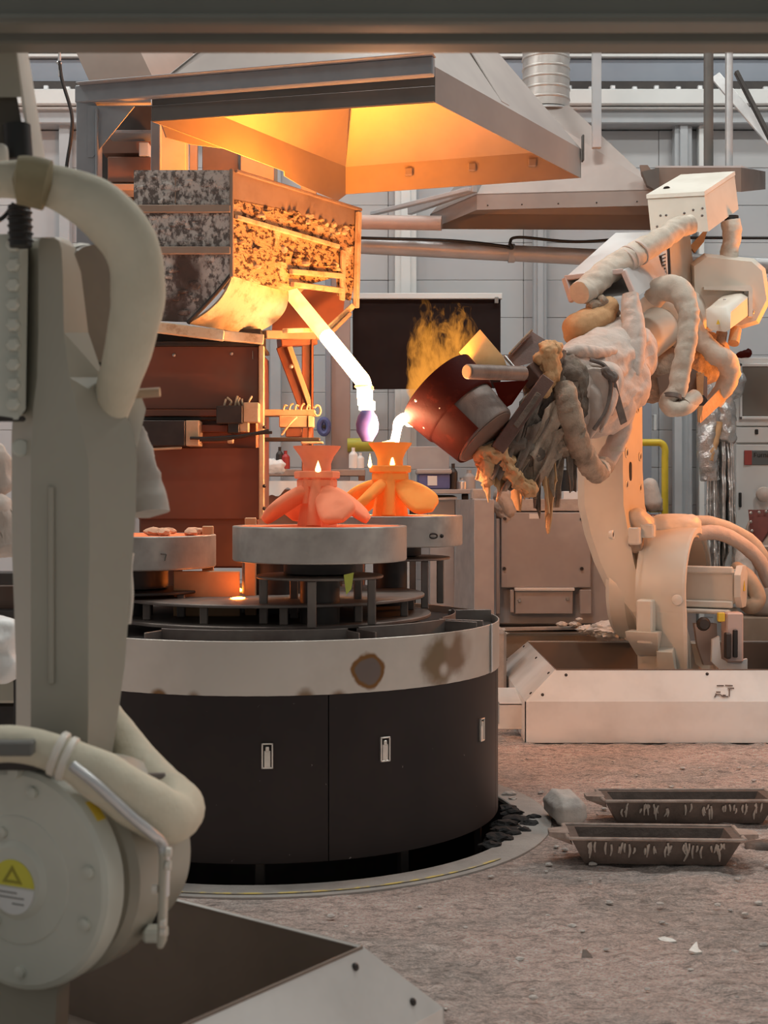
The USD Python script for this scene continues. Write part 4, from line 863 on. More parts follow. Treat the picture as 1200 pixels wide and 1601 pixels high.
# control box on the forearm
ct = [P(1011, 304, 8.62), P(1100, 299, 8.45), P(1147, 268, 8.95), P(1064, 273, 9.12)]
dv = P(1107, 366, 8.38) - P(1100, 303, 8.45); nl = -unit(dv)
bx_ = rb.part('control_box', hull([q + dv * .05 for q in ct] + [q + dv for q in ct]), M_cream, label='cream control box with a hinged lid')
c_ = sum(ct) / 4; ct2 = [c_ + (q - c_) * 1.02 for q in ct]
rb.part('box_lid', hull([q - nl * .028 for q in ct2] + [q for q in ct2]), M_cream_edge, under=bx_)
rb.part('lid_lock', lathe([(.022, 0), (.018, .006), (0, .006)], (ct[0] * .55 + ct[3] * .27 + ct[1] * .18) + nl * .001, nl, 16), M_strap, under=bx_)
fn_ = unit(np.cross(ct[1] - ct[0], dv)); fn_ = fn_ if fn_[1] < 0 else -fn_
for s_, r_ in ((.12, .82), (.30, .55), (.62, .52), (.78, .45), (.92, .6), (.20, .55), (.94, .42)): rb.part('box_screw', dot(ct[0] + (ct[1] - ct[0]) * s_ + dv * r_, fn_, .008, .005), M_strap, under=bx_)
# channel carrying the hoses
na = [P(882, 435, 8.0), P(974, 424, 7.95), P(992, 466, 7.92), P(894, 472, 7.97)]; fb = [P(962, 364, 8.85), P(1048, 362, 8.75), P(1062, 420, 8.7), P(972, 420, 8.8)]
M_chan = mat('channel_paint', (.58, .57, .56), (.52, .51, .50), rough=.45, scale=3)
for i, nm in ((0, 'channel_top'), (1, 'channel_side'), (2, 'channel_floor'), (3, 'channel_side')):
    j = (i + 1) % 4; c = np.array([na[i], na[j], fb[j], fb[i]]); cen = (sum(na) + sum(fb)) / 8; ins_ = (cen - c.mean(0)); ins_ = ins_ / np.linalg.norm(ins_) * .012
    rb.part(nm, hull(np.vstack([c, c + ins_])), M_chan)
for (p, q) in ((na[0], na[1]), (na[1], na[2]), (na[3], na[0])): rb.part('channel_rim', bar(p, q, .03, .03), mat('pinkish_rim', (.52, .42, .39), rough=.5) if p is na[0] else '/World/Looks/pinkish_rim')
rb.part('channel_block', hull([P(1046, 378, 8.55), P(1078, 366, 8.75), P(1086, 440, 8.72), P(1050, 456, 8.52), P(1046, 378, 8.7), P(1078, 366, 8.9), P(1086, 440, 8.9), P(1050, 456, 8.7)]), M_cream)
cmb = rb.part('comb_plate', plate([P(1027, 398, 8.46), P(1042, 389, 8.52), P(1044, 428, 8.50), P(1029, 436, 8.44)], .012), M_white)
for q in range(6): rb.part('comb_tooth', bar(P(1030, 401 + q * 5.6, 8.44), P(1040, 397 + q * 5.6, 8.47), .012, .007), M_black, under=cmb)
rb.part('comb_side', bar(P(1044, 388, 8.49), P(1046, 430, 8.47), .012, .02), M_black, under=cmb)
rb.part('comb_spine', bar(P(1032, 399, 8.45), P(1033, 434, 8.43), .018, .008), M_black, under=cmb)
rb.part('bracket_plate', pxprism([(1078, 385), (1108, 352), (1100, 378), (1086, 395)], 8.75, .03), M_amber_lit)
# hoses
rb.part('sleeve_hose', tube([P(1081, 350, 8.33), P(1060, 356, 8.30), P(1030, 376, 8.22), P(985, 402, 8.12), P(945, 428, 8.02), P(918, 452, 7.92), P(905, 458, 7.86)], [.055, .060, .066, .070, .074, .072, .060], 20, m=14, wr=.010, fr=13, seed=2), M_sleeve)
for x, y, d in ((1000, 394, 8.15), (985, 402, 8.12), (978, 407, 8.1)): rb.part('sleeve_tie', ring(P(x, y, d), P(905, 458, 7.86) - P(1060, 356, 8.3), .066, .080, .02, 24), M_cloth)
rb.part('down_hose', tube([P(1141, 345, 8.75), P(1144, 365, 8.75), P(1140, 390, 8.75), P(1138, 412, 8.75)], [.055, .055, .052, .055], 16, m=12, wr=.010, fr=13), M_sleeve)
rb.part('down_hose_collar', cyl(P(1143, 338, 8.75), P(1143, 348, 8.75), .045, 16), M_black)
rb.part('front_sleeve', tube([P(985, 462, 7.9), P(988, 500, 7.85), P(988, 540, 7.8), P(983, 590, 7.75), P(978, 630, 7.75), P(968, 680, 7.78), P(950, 715, 7.8), P(938, 735, 7.8)], [.045, .060, .072, .066, .054, .052, .050, .052], 20, m=14, wr=.010, fr=12, seed=5), M_cloth)
for x, y, d in ((980, 610, 7.75), (960, 697, 7.79)): rb.part('sleeve_tie', ring(P(x, y, d), (0, .1, -1), .050, .062, .03, 20), M_sleeve)
rb.part('side_sleeve', tube([P(1020, 470, 8.25), P(1035, 452, 8.2), P(1060, 455, 8.15), P(1074, 480, 8.1), P(1076, 510, 8.08), P(1068, 560, 8.06), P(1056, 620, 8.06)], [.06, .075, .075, .060, .056, .054, .052], 20, m=14, wr=.010, fr=12, seed=7), M_sleeve)
rb.part('loop_sleeve', tube([P(1056, 610, 8.05), P(1042, 628, 8.05), P(1050, 640, 8.02), P(1072, 636, 8.05), P(1086, 622, 8.15)], .045, 14, wr=.004, seed=2), M_sleeve)
rb.part('loop_band', ring(P(1050, 626, 8.05), (.2, .3, 1), .050, .064, .03, 22), M_strap)
rb.part('coupling', cyl(P(1070, 634, 8.05), P(1088, 620, 8.1), .05, 16), M_sleeve)
rb.part('rear_sleeve', tube([P(1078, 500, 8.5), P(1095, 530, 8.45), P(1115, 552, 8.4), P(1135, 565, 8.4), P(1140, 590, 8.45), P(1115, 630, 8.5)], [.05, .055, .058, .06, .055, .045], 18, m=14, wr=.011, fr=13, seed=9), M_sleeve)
rb.part('v_bracket', join(bar(P(1092, 582, 8.3), P(1094, 660, 8.3), .03, .02, up=(0, 1, 0)), hull([P(1088, 590, 8.28), P(1100, 582, 8.28), P(1098, 640, 8.28), P(1092, 662, 8.28), P(1088, 590, 8.4), P(1100, 582, 8.4), P(1098, 640, 8.4), P(1092, 662, 8.4)]), hull([P(1094, 640, 8.28), P(1094, 662, 8.28), P(1142, 590, 8.5), P(1145, 615, 8.5), P(1094, 640, 8.3), P(1094, 662, 8.3)])), M_amber_lit)
rb.part('under_plate', pxprism([(1027, 590), (1075, 572), (1105, 590), (1105, 625), (1085, 634), (1036, 634)], 8.35, .04), M_duct)
rb.part('under_lug', pxprism([(1085, 618), (1100, 618), (1106, 626), (1100, 634), (1085, 634)], 8.2, .03), M_dark)
rb.part('under_body', bones(chain((P(1020, 590, 8.55), .16), (P(1100, 560, 8.75), .17)) + chain((P(1010, 560, 8.6), .14), (P(1060, 540, 8.8), .2)), .01, 12, 4), M_grime)
for x, y in ((1128, 520), (1150, 515), (1118, 528)): rb.part('plug_bundle', cyl(P(x, y, 8.5), P(x - 4, y + 22, 8.45), .035, 14), M_amber_lit if x != 1128 else M_grime)
rb.part('amber_lit_bag', bones(chain((P(902, 512, 7.85), .085), (P(940, 496, 7.95), .085)) + chain((P(895, 525, 7.85), .05), (P(950, 480, 7.95), .06)), .006, 11, 3), M_amber_lit, label='cloth bag tied under the channel, orange light in its colour')
rb.part('bag_neck', bones(chain((P(925, 478, 7.88), .03), (P(948, 478, 7.95), .045)) + chain((P(940, 470, 7.9), .03), (P(960, 490, 8.0), .03)), .008, 30, 6, edge=.012), M_grime)
# cloth cover of the forearm
rb.part('forearm_cover', bones([((P(968, 556, 8.0), .215), (P(925, 585, 7.75), .21)), ((P(925, 585, 7.75), .215), (P(885, 600, 7.5), .17)), ((P(945, 630, 7.75), .17), (P(920, 660, 7.62), .10)), ((P(960, 600, 7.85), .2), (P(905, 640, 7.55), .16))], .020, 6, 5, edge=.020), M_cloth, smooth=60, label='pale pink cloth cover over the forearm')
rb.part('cover_fold', tube([P(880, 552, 7.35), P(905, 548, 7.4), P(935, 552, 7.5), P(960, 548, 7.6)], [.02, .03, .03, .02], 10, wr=.01), M_cloth)
for i, pts in enumerate(([(905, 578), (930, 583), (948, 603), (950, 640), (938, 676)], [(893, 588), (915, 600), (930, 625), (930, 665), (918, 690)], [(880, 598), (902, 615), (912, 645), (910, 680)], [(898, 572), (925, 572), (950, 582), (962, 610), (955, 650)], [(872, 612), (890, 628), (898, 655), (898, 685)])):
    d_ = 7.40 + .015 * i
    pts = np.array([P(x, y, d_) for x, y in pts]); wd = V(.045, 0, -.01)
    c_ = spline(pts, 8)
    rb.part('cover_fold', grid(lambda u, v, c_=c_: np.stack([np.interp(u, np.linspace(0, 1, len(c_)), c_[:, k_]) for k_ in range(3)], -1) + ((v - .5) * np.sin(u * 3.14) * .14)[..., None] * V(.8, 0, .45) + (np.cos((v - .5) * 3.14) * np.sin(u * 3.14) * .055 + (meshkit.fbm(np.stack([u * 4, v * 3, u * 0 + c_[0, 0] * 9], -1), 3, 2) - .5) * .04)[..., None] * V(0, -1, .1), 30, 12, .01), M_cloth, smooth=60)
rb.part('cover_strap', tube([P(922, 562, 7.36), P(945, 572, 7.36), P(955, 598, 7.33), P(948, 640, 7.33), P(928, 672, 7.34)], .012, 8), M_strap)
rb.part('cover_strap', bar(P(955, 592, 7.33), P(975, 662, 7.5), .045, .010, up=(.2, -1, 0)), M_strap)
rb.part('cover_strap', tube([P(968, 516, 7.85), P(990, 530, 7.82), P(1003, 548, 7.85)], .014, 8), M_strap)
rb.part('strap_knot', bones(chain((P(946, 580, 7.33), .022), (P(958, 590, 7.33), .026)), .008, 40, 4, edge=.01), M_strap)
# ---------------- ladle, gripper, metal stream ----------------
M_crim = mat('crimson_scale', (.018, .005, .0045), (.014, .0045, .004), rough=.55, scale=7, mixr=(.4, .7), c3=(.035, .008, .006), s3=11, m3r=(.6, .7), bump=.15, bscale=60, emit=((1.0, .06, .015), .018), spec=.04)
M_pot = mat('scaled_pot_steel', (.20, .16, .14), (.13, .10, .085), rough=.5, metal=.3, scale=6, stretch=(3, 3, .6), bump=.15, bscale=50)
M_potend = mat('pot_end_scale', (.13, .085, .065), (.10, .06, .045), rough=.7, scale=8)
la_ = Thing('pouring_ladle', 'tilted crimson-scaled pouring ladle tipping metal into the right mould', 'ladle', P(762, 684, 6.95))
pa = unit(V(-.67, .28, .69)); pb = P(760, 683, 6.92)
la_.part('pot', lathe([(0, .004), (.15, 0), (.176, .004), (.182, .014), (.20, .20), (.214, .365), (.196, .365), (.182, .20), (.165, .03), (0, .03)], pb, pa, 56), M_pot)
la_.part('pot_base', lathe([(0, -.003), (.165, -.003), (.17, .001), (0, .001)], pb, pa, 48), M_potend)
la_.part('jacket_apron', lathe([(.184, .012), (.192, .010), (.214, .195), (.204, .195), (.184, .012)], pb, pa, 40, a0=math.radians(-165), a1=math.radians(12)), M_crim)
la_.part('scaled_jacket', lathe([(.203, .185), (.212, .183), (.222, .20), (.238, .372), (.233, .376), (.226, .372), (.203, .185)], pb, pa, 56), M_crim, label='dark crimson scaled jacket round the mouth')
pu, pv, _ = basis(pa)
lipd = unit(V(-.73, 0, -.68)); lipd = unit(lipd - pa * (lipd @ pa))
tc = pb + pa * .372
sp_ = [tc + lipd * .19 + pv * 0 + np.cross(pa, lipd) * s_ * .05 for s_ in (-1, 1)] + [tc + lipd * .245 + np.cross(pa, lipd) * s_ * .02 + pa * .02 for s_ in (-1, 1)]
la_.part('spout', hull(sp_ + [q - pa * .07 - lipd * .01 for q in sp_]), M_crim)
for x, y in ((687, 638), (711, 656), (650, 626), (722, 662), (663, 668)):
    # rivets on the jacket: cast a ray onto the cone
    d = unit(V((x - 600) / FOC, 1, -(y - HOR) / FOC)); o = V(0, 0, CAMZ); best = None
    for s_ in np.arange(6.3, 7.2, .002):
        p = o + d * s_; t_ = (p - pb) @ pa; r_ = np.linalg.norm(p - pb - pa * t_)
        if .14 < t_ < .372 and r_ <= .207 + (t_ - .14) * .134: best = p; break
    if best is not None:
        t_ = (best - pb) @ pa; la_.part('rivet', dot(best, best - pb - pa * t_, .009, .006), M_bolt)
melt_c = tc - pa * .012
M_melt = glow('molten_metal', (1.0, .50, .15), 30.0)
M_stream = glow('metal_stream', (1.0, .47, .24), 320.0)
la_.part('melt_pool', hull([melt_c + lipd * .19 + np.cross(pa, lipd) * s_ for s_ in (-.05, .05)] + [melt_c + lipd * .10 - pa * .14 + np.cross(pa, lipd) * s_ for s_ in (-.13, .13)] + [melt_c + lipd * .19 - pa * .02 + np.cross(pa, lipd) * s_ for s_ in (-.05, .05)]), M_melt, label='glowing melt at the lip')
la_.part('mouth_glow', lathe([(.19, -.0), (.17, -.0), (0, -.0)], tc - pa * .05, pa, 36), glow('ladle_inside', (1.0, .28, .03), 140.0))
jb = 7.0
st = Thing('metal_stream', 'white-hot stream of molten metal falling from the ladle lip into the mould', 'molten metal', P(620, 690, 6.68))
lp = tc + lipd * .235 + pa * .01
e_ = V(mB[1][0] + .015, mB[1][1] - .01, zB + .332)
st.part('stream', tube([lp + pa * .0, lp * .72 + e_ * .28 + V(-.012, 0, .02), lp * .38 + e_ * .62 + V(-.006, 0, .012), e_], [.030, .026, .022, .024], 14), M_stream)
st.part('cup_pool', lathe([(.075, 0), (.05, .004), (0, .006)], V(mB[1][0], mB[1][1], zB + .325), n=24), M_melt)
st.part('splash_flame', bones(chain((V(mB[1][0] - .03, mB[1][1], zB + .35), .014), (V(mB[1][0] + .02, mB[1][1], zB + .372), .008)) + chain((V(mB[1][0] - .05, mB[1][1], zB + .345), .010), (V(mB[1][0] - .03, mB[1][1], zB + .36), .006)), .004, 30, 1, edge=.008), glow('splash', (1.0, .55, .16), 6.0))
st.part('lip_spill', hull([lp + V(0, -.02, .01), lp + V(.012, -.02, -.04), lp + V(.05, -.02, -.045), lp + V(.0, .02, .01), lp + V(.012, .01, -.04), lp + V(.05, .01, -.045)]), M_melt)
# vent flames on the moulds
M_flame = usdkit.material(stage, '/World/Looks/vent_flame', {'e': ('emission', {'color': (1.0, .62, .22), 'strength': 4.5}), 't': ('transparent_bsdf', {}), 'w': ('layer_weight', {'blend': .35}), 'm': ('mix_closure', {}), 'k': ('math', {'math_type': 'multiply', 'value2': .8})}, [('w.facing', 'k.value1'), ('k.value', 'm.fac'), ('e.emission', 'm.closure1'), ('t.BSDF', 'm.closure2')], surface='m.closure')
def flame(p, hgt, r, lab):
    q = lathe([(0, 0), (r * .8, .08 * hgt), (r, .22 * hgt), (r * .75, .45 * hgt), (r * .35, .75 * hgt), (0, hgt)], p, (0, 0, 1), 18)
    single('vent_flame', q, M_flame, lab, 'flame', group=None)
flame(P(497, 739, 5.60), .052, .0135, 'small pointed flame on the vent of the salmon mould')
flame(P(613, 730, 6.62), .062, .014, 'small pointed flame on the front of the right mould')
flame(P(578, 732, 6.64), .075, .011, 'thin flame up the left side of the right mould')
# fire rising behind the ladle mouth
def fire_mat(name, seed, s):
    return usdkit.material(stage, '/World/Looks/' + name, {'g': ('geometry', {}), 'mp': ('mapping', {'mapping_type': 'point', 'scale': (11, 11, 4.2), 'location': (seed, 0, seed * 1.7)}), 'n': ('noise_texture', {'scale': 1.0, 'detail': 5.0, 'roughness': .6, 'distortion': .8}),
        'z': ('separate_xyz', {}), 'zr': ('map_range', {'from_min': P(0, 640, 7)[2], 'from_max': P(0, 455, 7)[2], 'to_min': .34, 'to_max': .0}), 'a': ('math', {'math_type': 'add'}), 'r': ('map_range', {'range_type': 'smoothstep', 'from_min': .56, 'from_max': .92, 'to_min': 0.0, 'to_max': 1.0}),
        'w': ('layer_weight', {'blend': .5}), 'iv': ('math', {'math_type': 'subtract', 'value1': 1.0}), 'k': ('math', {'math_type': 'multiply'}), 'k2': ('math', {'math_type': 'multiply', 'value2': .85, 'use_clamp': True}),
        'e': ('emission', {'color': (1.0, .38, .055), 'strength': s}), 't': ('transparent_bsdf', {}), 'm': ('mix_closure', {})},
        [('g.position', 'mp.vector'), ('mp.vector', 'n.vector'), ('g.position', 'z.vector'), ('z.z', 'zr.value'), ('n.fac', 'a.value1'), ('zr.result', 'a.value2'), ('a.value', 'r.value'), ('w.facing', 'iv.value2'), ('iv.value', 'k.value1'), ('r.result', 'k.value2'), ('k.value', 'k2.value1'), ('k2.value', 'm.fac'), ('t.BSDF', 'm.closure1'), ('e.emission', 'm.closure2')], surface='m.closure')
ff = Thing('ladle_fire', 'wispy orange fire rising from the mouth of the tilted ladle', 'fire', P(670, 620, 7.1))
rs = np.random.RandomState(6)
for q, (x0, y0, x1, y1, w0) in enumerate(((652, 640, 668, 462, .085), (668, 610, 684, 470, .10), (690, 580, 712, 458, .11), (700, 575, 735, 480, .08), (664, 625, 662, 490, .07))):
    d = 7.22 + .05 * q; pts = [P(x0 + (x1 - x0) * t_ + 7 * math.sin(t_ * 5 + q * 2), y0 + (y1 - y0) * t_, d + .02 * math.sin(3 * t_ + q)) for t_ in np.linspace(0, 1, 6)]
    ff.part('flame_tongue', tube(pts, np.array([.5, .9, 1, .8, .55, .15]) * w0, 20, wr=.022, fr=9, seed=q), fire_mat('fire_%d' % q, q * 3.3 + 1, .85))
# gripper and sooty wraps
gp = Thing('ladle_gripper', 'sooty steel ladle gripper draped in charred cloth rags at the robot wrist', 'gripper', P(830, 620, 7.2))
M_grip = mat('scorched_gripper', (.12, .065, .05), (.075, .04, .03), rough=.6, scale=8, bump=.2, bscale=60)
M_lit_plate = mat('lit_plate', (.66, .50, .26), (.55, .38, .18), rough=.5, scale=8)  # yellow light on the deflector put into its base colour
gp.part('crank_pin', cyl(P(730, 581, 6.62), P(818, 584, 6.9), .038, 24, b=.004), M_pot)
gp.part('pin_end', lathe([(0, .004), (.030, .004), (.034, 0), (0, 0)], P(729.5, 581, 6.615), P(730, 581, 6.62) - P(818, 584, 6.9), 20), M_amber_lit)
gp.part('deflector_plate', hull([P(717, 551, 7.12), P(750, 515, 7.12), P(786, 557, 7.05), P(792, 572, 7.05), P(735, 574, 7.1), P(717, 551, 7.14), P(750, 515, 7.14), P(786, 557, 7.07), P(792, 572, 7.07), P(735, 574, 7.12)]), M_lit_plate, label='pale heat plate with yellow light in its colour')
gp.part('clamp_block', hull([P(793, 556, 7.25), P(829, 517, 7.3), P(853, 532, 7.3), P(836, 566, 7.2), P(800, 575, 7.2), P(793, 556, 7.4), P(829, 517, 7.45), P(853, 532, 7.45), P(836, 566, 7.4)]), M_grip)
gp.part('clamp_lip', bar(P(796, 553, 7.22), P(831, 516, 7.27), .012, .03, up=(0, 1, 0)), M_grime)
gp.part('bright_edge', bar(P(788, 557, 7.02), P(820, 594, 6.98), .012, .04, up=(0, 1, 0)), M_bolt)
gp.part('support_plate', hull([P(770, 598, 7.05), P(826, 594, 7.0), P(800, 632, 7.05), P(786, 640, 7.05), P(770, 598, 7.07), P(826, 594, 7.03), P(800, 632, 7.08)]), M_crim)
gp.part('fork_bar', bar(P(856, 592, 7.02), P(776, 704, 6.98), .075, .05, up=(0, 1, 0)), M_grip)
gp.part('fork_bar', bar(P(826, 590, 7.1), P(868, 556, 7.35), .10, .10, up=(0, 1, 0)), M_grip)
gp.part('fork_bar', bar(P(842, 615, 6.95), P(805, 668, 6.92), .03, .02, up=(0, 1, 0)), M_dirty)
gp.part('charred_wrap', bones([((P(850, 600, 7.25), .10), (P(872, 650, 7.35), .12)), ((P(872, 650, 7.35), .12), (P(850, 705, 7.25), .09)), ((P(822, 660, 7.12), .06), (P(848, 700, 7.2), .09)), ((P(880, 590, 7.35), .12), (P(880, 640, 7.4), .12)), ((P(800, 690, 7.05), .05), (P(835, 715, 7.15), .07))], .022, 12, 7, edge=.014), M_dirty, smooth=50, label='charred black-brown cloth wrap')
for q, (x0, y0, x1, y1, ln, m_, d_) in enumerate(((812, 628, 856, 590, .40, M_dirty, 7.04), (836, 606, 880, 572, .42, M_dirty, 7.10), (850, 640, 890, 610, .36, M_grime, 7.06), (868, 600, 905, 596, .40, M_dirty, 7.18), (800, 655, 836, 640, .28, M_dirty, 7.0), (824, 668, 862, 652, .30, M_dirty, 7.02), (856, 680, 892, 660, .26, M_grime, 7.08), (842, 560, 884, 548, .30, M_dirty, 7.2))):
    gp.part('cloth_fold', drape(P(x0, y0, d_), P(x1, y1, d_ + .06), ln, .95, .034, seed=q + 40, taper=.8, rag=.3, lean=(-.12 - .03 * (q % 3), -.03, 0), nu=44, nv=34), m_, smooth=60)
gp.part('amber_lit_knot', bones([((P(855, 550, 7.12), .05), (P(862, 585, 7.14), .045)), ((P(845, 560, 7.12), .03), (P(866, 548, 7.15), .045)), ((P(858, 590, 7.12), .035), (P(850, 612, 7.1), .025))], .016, 22, 9, edge=.010), M_amber_lit, smooth=50, label='knotted cloth with orange light in its colour')
gp.part('crusty_sleeve', tube([P(880, 600, 7.15), P(888, 640, 7.12), P(898, 680, 7.15), P(912, 712, 7.25), P(930, 738, 7.45), P(944, 728, 7.6)], [.05, .062, .058, .056, .052, .05], 16, wr=.014, fr=30, seed=4), M_grime)
gp.part('sleeve_cuff', ring(P(934, 736, 7.5), P(944, 728, 7.6) - P(925, 738, 7.4), .045, .062, .05, 20), M_sleeve)
rags = (((748, 712), (772, 708), .19, M_amber_lit, .9, .02), ((768, 735), (792, 740), .12, M_amber_lit, .9, .018), ((790, 690), (818, 688), .22, M_dirty, 1, .03), ((812, 690), (845, 686), .30, M_grime, 1, .035), ((838, 690), (868, 692), .34, M_amber_lit, 1, .03), ((856, 690), (884, 688), .26, M_grime, 1, .03), ((884, 690), (905, 700), .24, M_dirty, .8, .025), ((800, 735), (825, 735), .17, M_amber_lit, .8, .02), ((826, 730), (846, 735), .24, M_dirty, .8, .02))
for q, (a, b, ln, m_, fo, am) in enumerate(rags):
    d = 6.98 + .04 * q; gp.part('hanging_rag', drape(P(*a, d), P(*b, d + .05), ln, fo, am, seed=q + 3, taper=.55 + .1 * (q % 4), rag=.45, lean=(-.02 + .01 * (q % 5), -.02, 0)), m_, smooth=50)
gp.part('amber_lit_rag', bones([((P(752, 708, 7.0), .035), (P(785, 712, 7.02), .045)), ((P(785, 712, 7.02), .045), (P(800, 745, 7.02), .035)), ((P(758, 725, 7.0), .03), (P(762, 752, 7.0), .022)), ((P(800, 745, 7.02), .03), (P(828, 765, 7.05), .03))], .022, 26, 17, edge=.009), M_amber_lit, smooth=45)
gp.part('rag_bundle', bones([((P(755, 705, 7.02), .035), (P(790, 700, 7.1), .04)), ((P(760, 735, 7.02), .03), (P(752, 715, 7.02), .03)), ((P(840, 695, 7.15), .07), (P(880, 690, 7.25), .08))], .018, 22, 13, edge=.010), M_grime, smooth=50)
# ---------------- machines and benches in the background ----------------
M_mach = mat('mauve_grey_paint', (.36, .345, .345), (.30, .285, .285), rough=.5, scale=3, mixr=(.4, .75), c3=(.41, .395, .39), s3=2)
M_rough = mat('rough_concrete', (.44, .41, .38), (.33, .30, .28), rough=.85, scale=9, bump=.4, bscale=40)
M_plaster = mat('white_plaster', (.72, .70, .66), (.58, .55, .51), rough=.9, scale=16, bump=.5, bscale=50)
pl = single('concrete_plinth', cbox((1.475, 10.75, .235), (1.29, 1.5, .47), .015), mat('dark_concrete', (.26, .23, .19), (.20, .175, .145), rough=.8, scale=4, bump=.2), 'long concrete plinth under the grey machine housing', 'plinth')  # darker, browner concrete for the plinth
mc = Thing('machine_housing', 'grey machine housing with a large bolted cover plate on the concrete plinth', 'machine', P(850, 985, 10.1))
d = 10.08
mc.part('body', cbox(((P(776, 0, d)[0] + P(1010, 0, d)[0]) / 2, d + .45, .53 + .46), (P(1010, 0, d)[0] - P(776, 0, d)[0], .8, .92), .01), M_mach)
cp = mc.part('cover_plate', pbox(783, 801, 923, 919, d - .03, .04, .006), M_mach)
for x, y in ((789, 811), (788, 889), (909, 889), (909, 811)): mc.part('plate_bolt', bolt(P(x, y, d - .03), (0, -1, 0), .014, .012), M_dark, under=cp)
mc.part('plate_wear', hull([P(827, 803, d - .032), P(842, 803, d - .032), P(842, 811, d - .032), P(827, 811, d - .032), P(827, 803, d - .03), P(842, 803, d - .03), P(842, 811, d - .03), P(827, 811, d - .03)]), M_white, under=cp)
dr = mc.part('lower_plate', pbox(805, 923, 895, 960, d - .03, .04, .006), M_mach)
for x, y in ((812, 939), (887, 936)): mc.part('plate_bolt', bolt(P(x, y, d - .03), (0, -1, 0), .014, .012), M_bolt, under=dr)
mc.part('plate_rail', pbox(804, 919, 898, 924, d - .05, .04), M_white, under=dr)
mc.part('side_strip', pbox(775, 811, 781, 960, d - .02, .03), M_mach)
mc.part('side_strip', pbox(797, 922, 803, 958, d - .04, .03), M_mach)
mc.part('side_strip', pbox(906, 922, 924, 960, d - .03, .03), M_mach)
mc.part('top_rail', pbox(797, 780, 930, 799, d - .02, .1), M_rough)
mc.part('top_rail', pbox(880, 768, 940, 781, d + .2, .2), M_white)
mc.part('black_gap', pbox(779, 962, 930, 982, d + .06, .3), M_black)  # black box standing in for the shade in the base gap
mc.part('valve_lump', bones(chain((P(784, 775, d), .06), (P(795, 800, d), .05)) + chain((P(776, 790, d), .04), (P(792, 812, d), .03)), .01, 24, 2), M_rough)
mc.part('front_lip', bar(P(775, 984, d - .1), P(930, 981, d - .1), .05, .025), M_rough)
mc.part('black_tank', cyl(P(888, 768, d + .3), P(888, 735, d + .3), .06, 18), M_black)
pr = Thing('sheet_pillar', 'pale sheet-clad pillar standing between the turntable and the grey machine', 'pillar', P(748, 1000, 9.7))
pr.part('front_sheet', pbox(741, 781, 772, 965, 9.7, .02), M_mach)
pr.part('side_sheet', plate([P(713, 781, 10.15), P(741, 781, 9.7), P(741, 960, 9.7), P(709, 950, 10.15)], .012), M_galv)
pr.part('core', cbox((P(748, 0, 9.9)[0] + .01, 9.95, .78), (.14, .42, 1.40), .01), M_mach)
pr.part('cap_block', pbox(737, 764, 767, 781, 9.75, .2, .01), M_rough)
bl = single('concrete_block', join(cbox((.765, 9.35, .29), (.15, .3, .57), .02)), M_rough, 'cracked concrete block with a crumbly white top, left of the drip tray', 'concrete block')
for q, (x, y, w_, d_) in enumerate(((772, 990, .10, 9.33), (950, 985, .17, 9.75), (985, 992, .12, 9.75), (878, 976, .05, 9.9), (898, 976, .05, 9.92), (918, 984, .09, 9.8), (905, 968, .03, 9.9))):
    m_ = trimesh.creation.icosphere(3); v = m_.vertices; n_ = meshkit.fbm(v * 3.1 + q * 5, 4, q); v = v * (.72 + .6 * np.abs(2 * n_ - 1))[:, None] * V(w_, w_ * .8, w_ * .45)
    single('plaster_lump', T(v + P(x, y, d_), m_.faces), M_plaster, ['crumbled white plaster heap on the concrete block', 'large white plaster heap behind the robot foot', 'white plaster lump against the robot arm foot', 'small white lump on the plinth under the machine', 'small white lump right of the machine plate', 'mid white plaster heap at the tray back edge', 'tiny white lump by the machine corner'][q], 'plaster lump', smooth=50)
# bench behind the moulds
be = Thing('work_bench', 'brown work bench with a white-edged shelf behind the propeller moulds', 'bench', P(490, 810, 10.6))
be.part('upper_shelf', pbox(405, 734, 570, 744, 10.6, .4), mat('bench_tan', (.36, .26, .21), (.3, .21, .17), rough=.6))
sheet = grid(lambda u, v: np.stack([P(405, 0, 10.5)[0] + u * (P(572, 0, 10.5)[0] - P(405, 0, 10.5)[0]), 10.45 + .02 * np.sin(u * 22) + v * 0, P(0, 752, 10.5)[2] - v * (.10 + .03 * np.sin(u * 17) + .02 * np.sin(u * 41))], -1), 50, 8, .01)
be.part('sheet', sheet, M_white)
be.part('front_panel', pbox(405, 765, 572, 830, 10.55, .3), M_redbrown)
for x in (412, 565): be.part('leg', pbox(x - 5, 744, x + 5, 1072, 10.6, .08), M_redbrown)
be.part('lower_body', pbox(408, 828, 570, 1075, 10.62, .3), M_dark)
pk = Thing('wall_post', 'broad pinkish wall post behind the burner pipe', 'post', P(527, 700, 11.4))
pk.part('post_face', cbox((P(532, 0, 11.4)[0], 11.45, 1.7), (P(547, 0, 11.4)[0] - P(517, 0, 11.4)[0], .08, 3.4), .006), mat('pink_post', (.40, .30, .27), (.35, .27, .25), rough=.5, scale=3))
pk.part('post_edge', cbox((P(513, 0, 11.4)[0], 11.42, 1.7), (.05, .12, 3.4), .006), M_blueband)
sc = Thing('dark_screen', 'big dark welding screen hung on the wall behind the flames', 'screen', P(668, 536, 11.5))
sc.part('curtain', drape(P(551, 467, 11.5), P(782, 465, 11.5), (P(0, 467, 11.5) - P(0, 609, 11.5))[2], 5, .006, 3, thick=.02), mat('dark_curtain', (.014, .0065, .0055), (.022, .009, .007), rough=.7, scale=2, spec=.2))
sc.part('top_rail', pbox(548, 458, 785, 467, 11.45, .08), M_white)
for x in (556, 776): sc.part('clip', pbox(x - 3, 464, x + 3, 474, 11.44, .03), M_bolt)
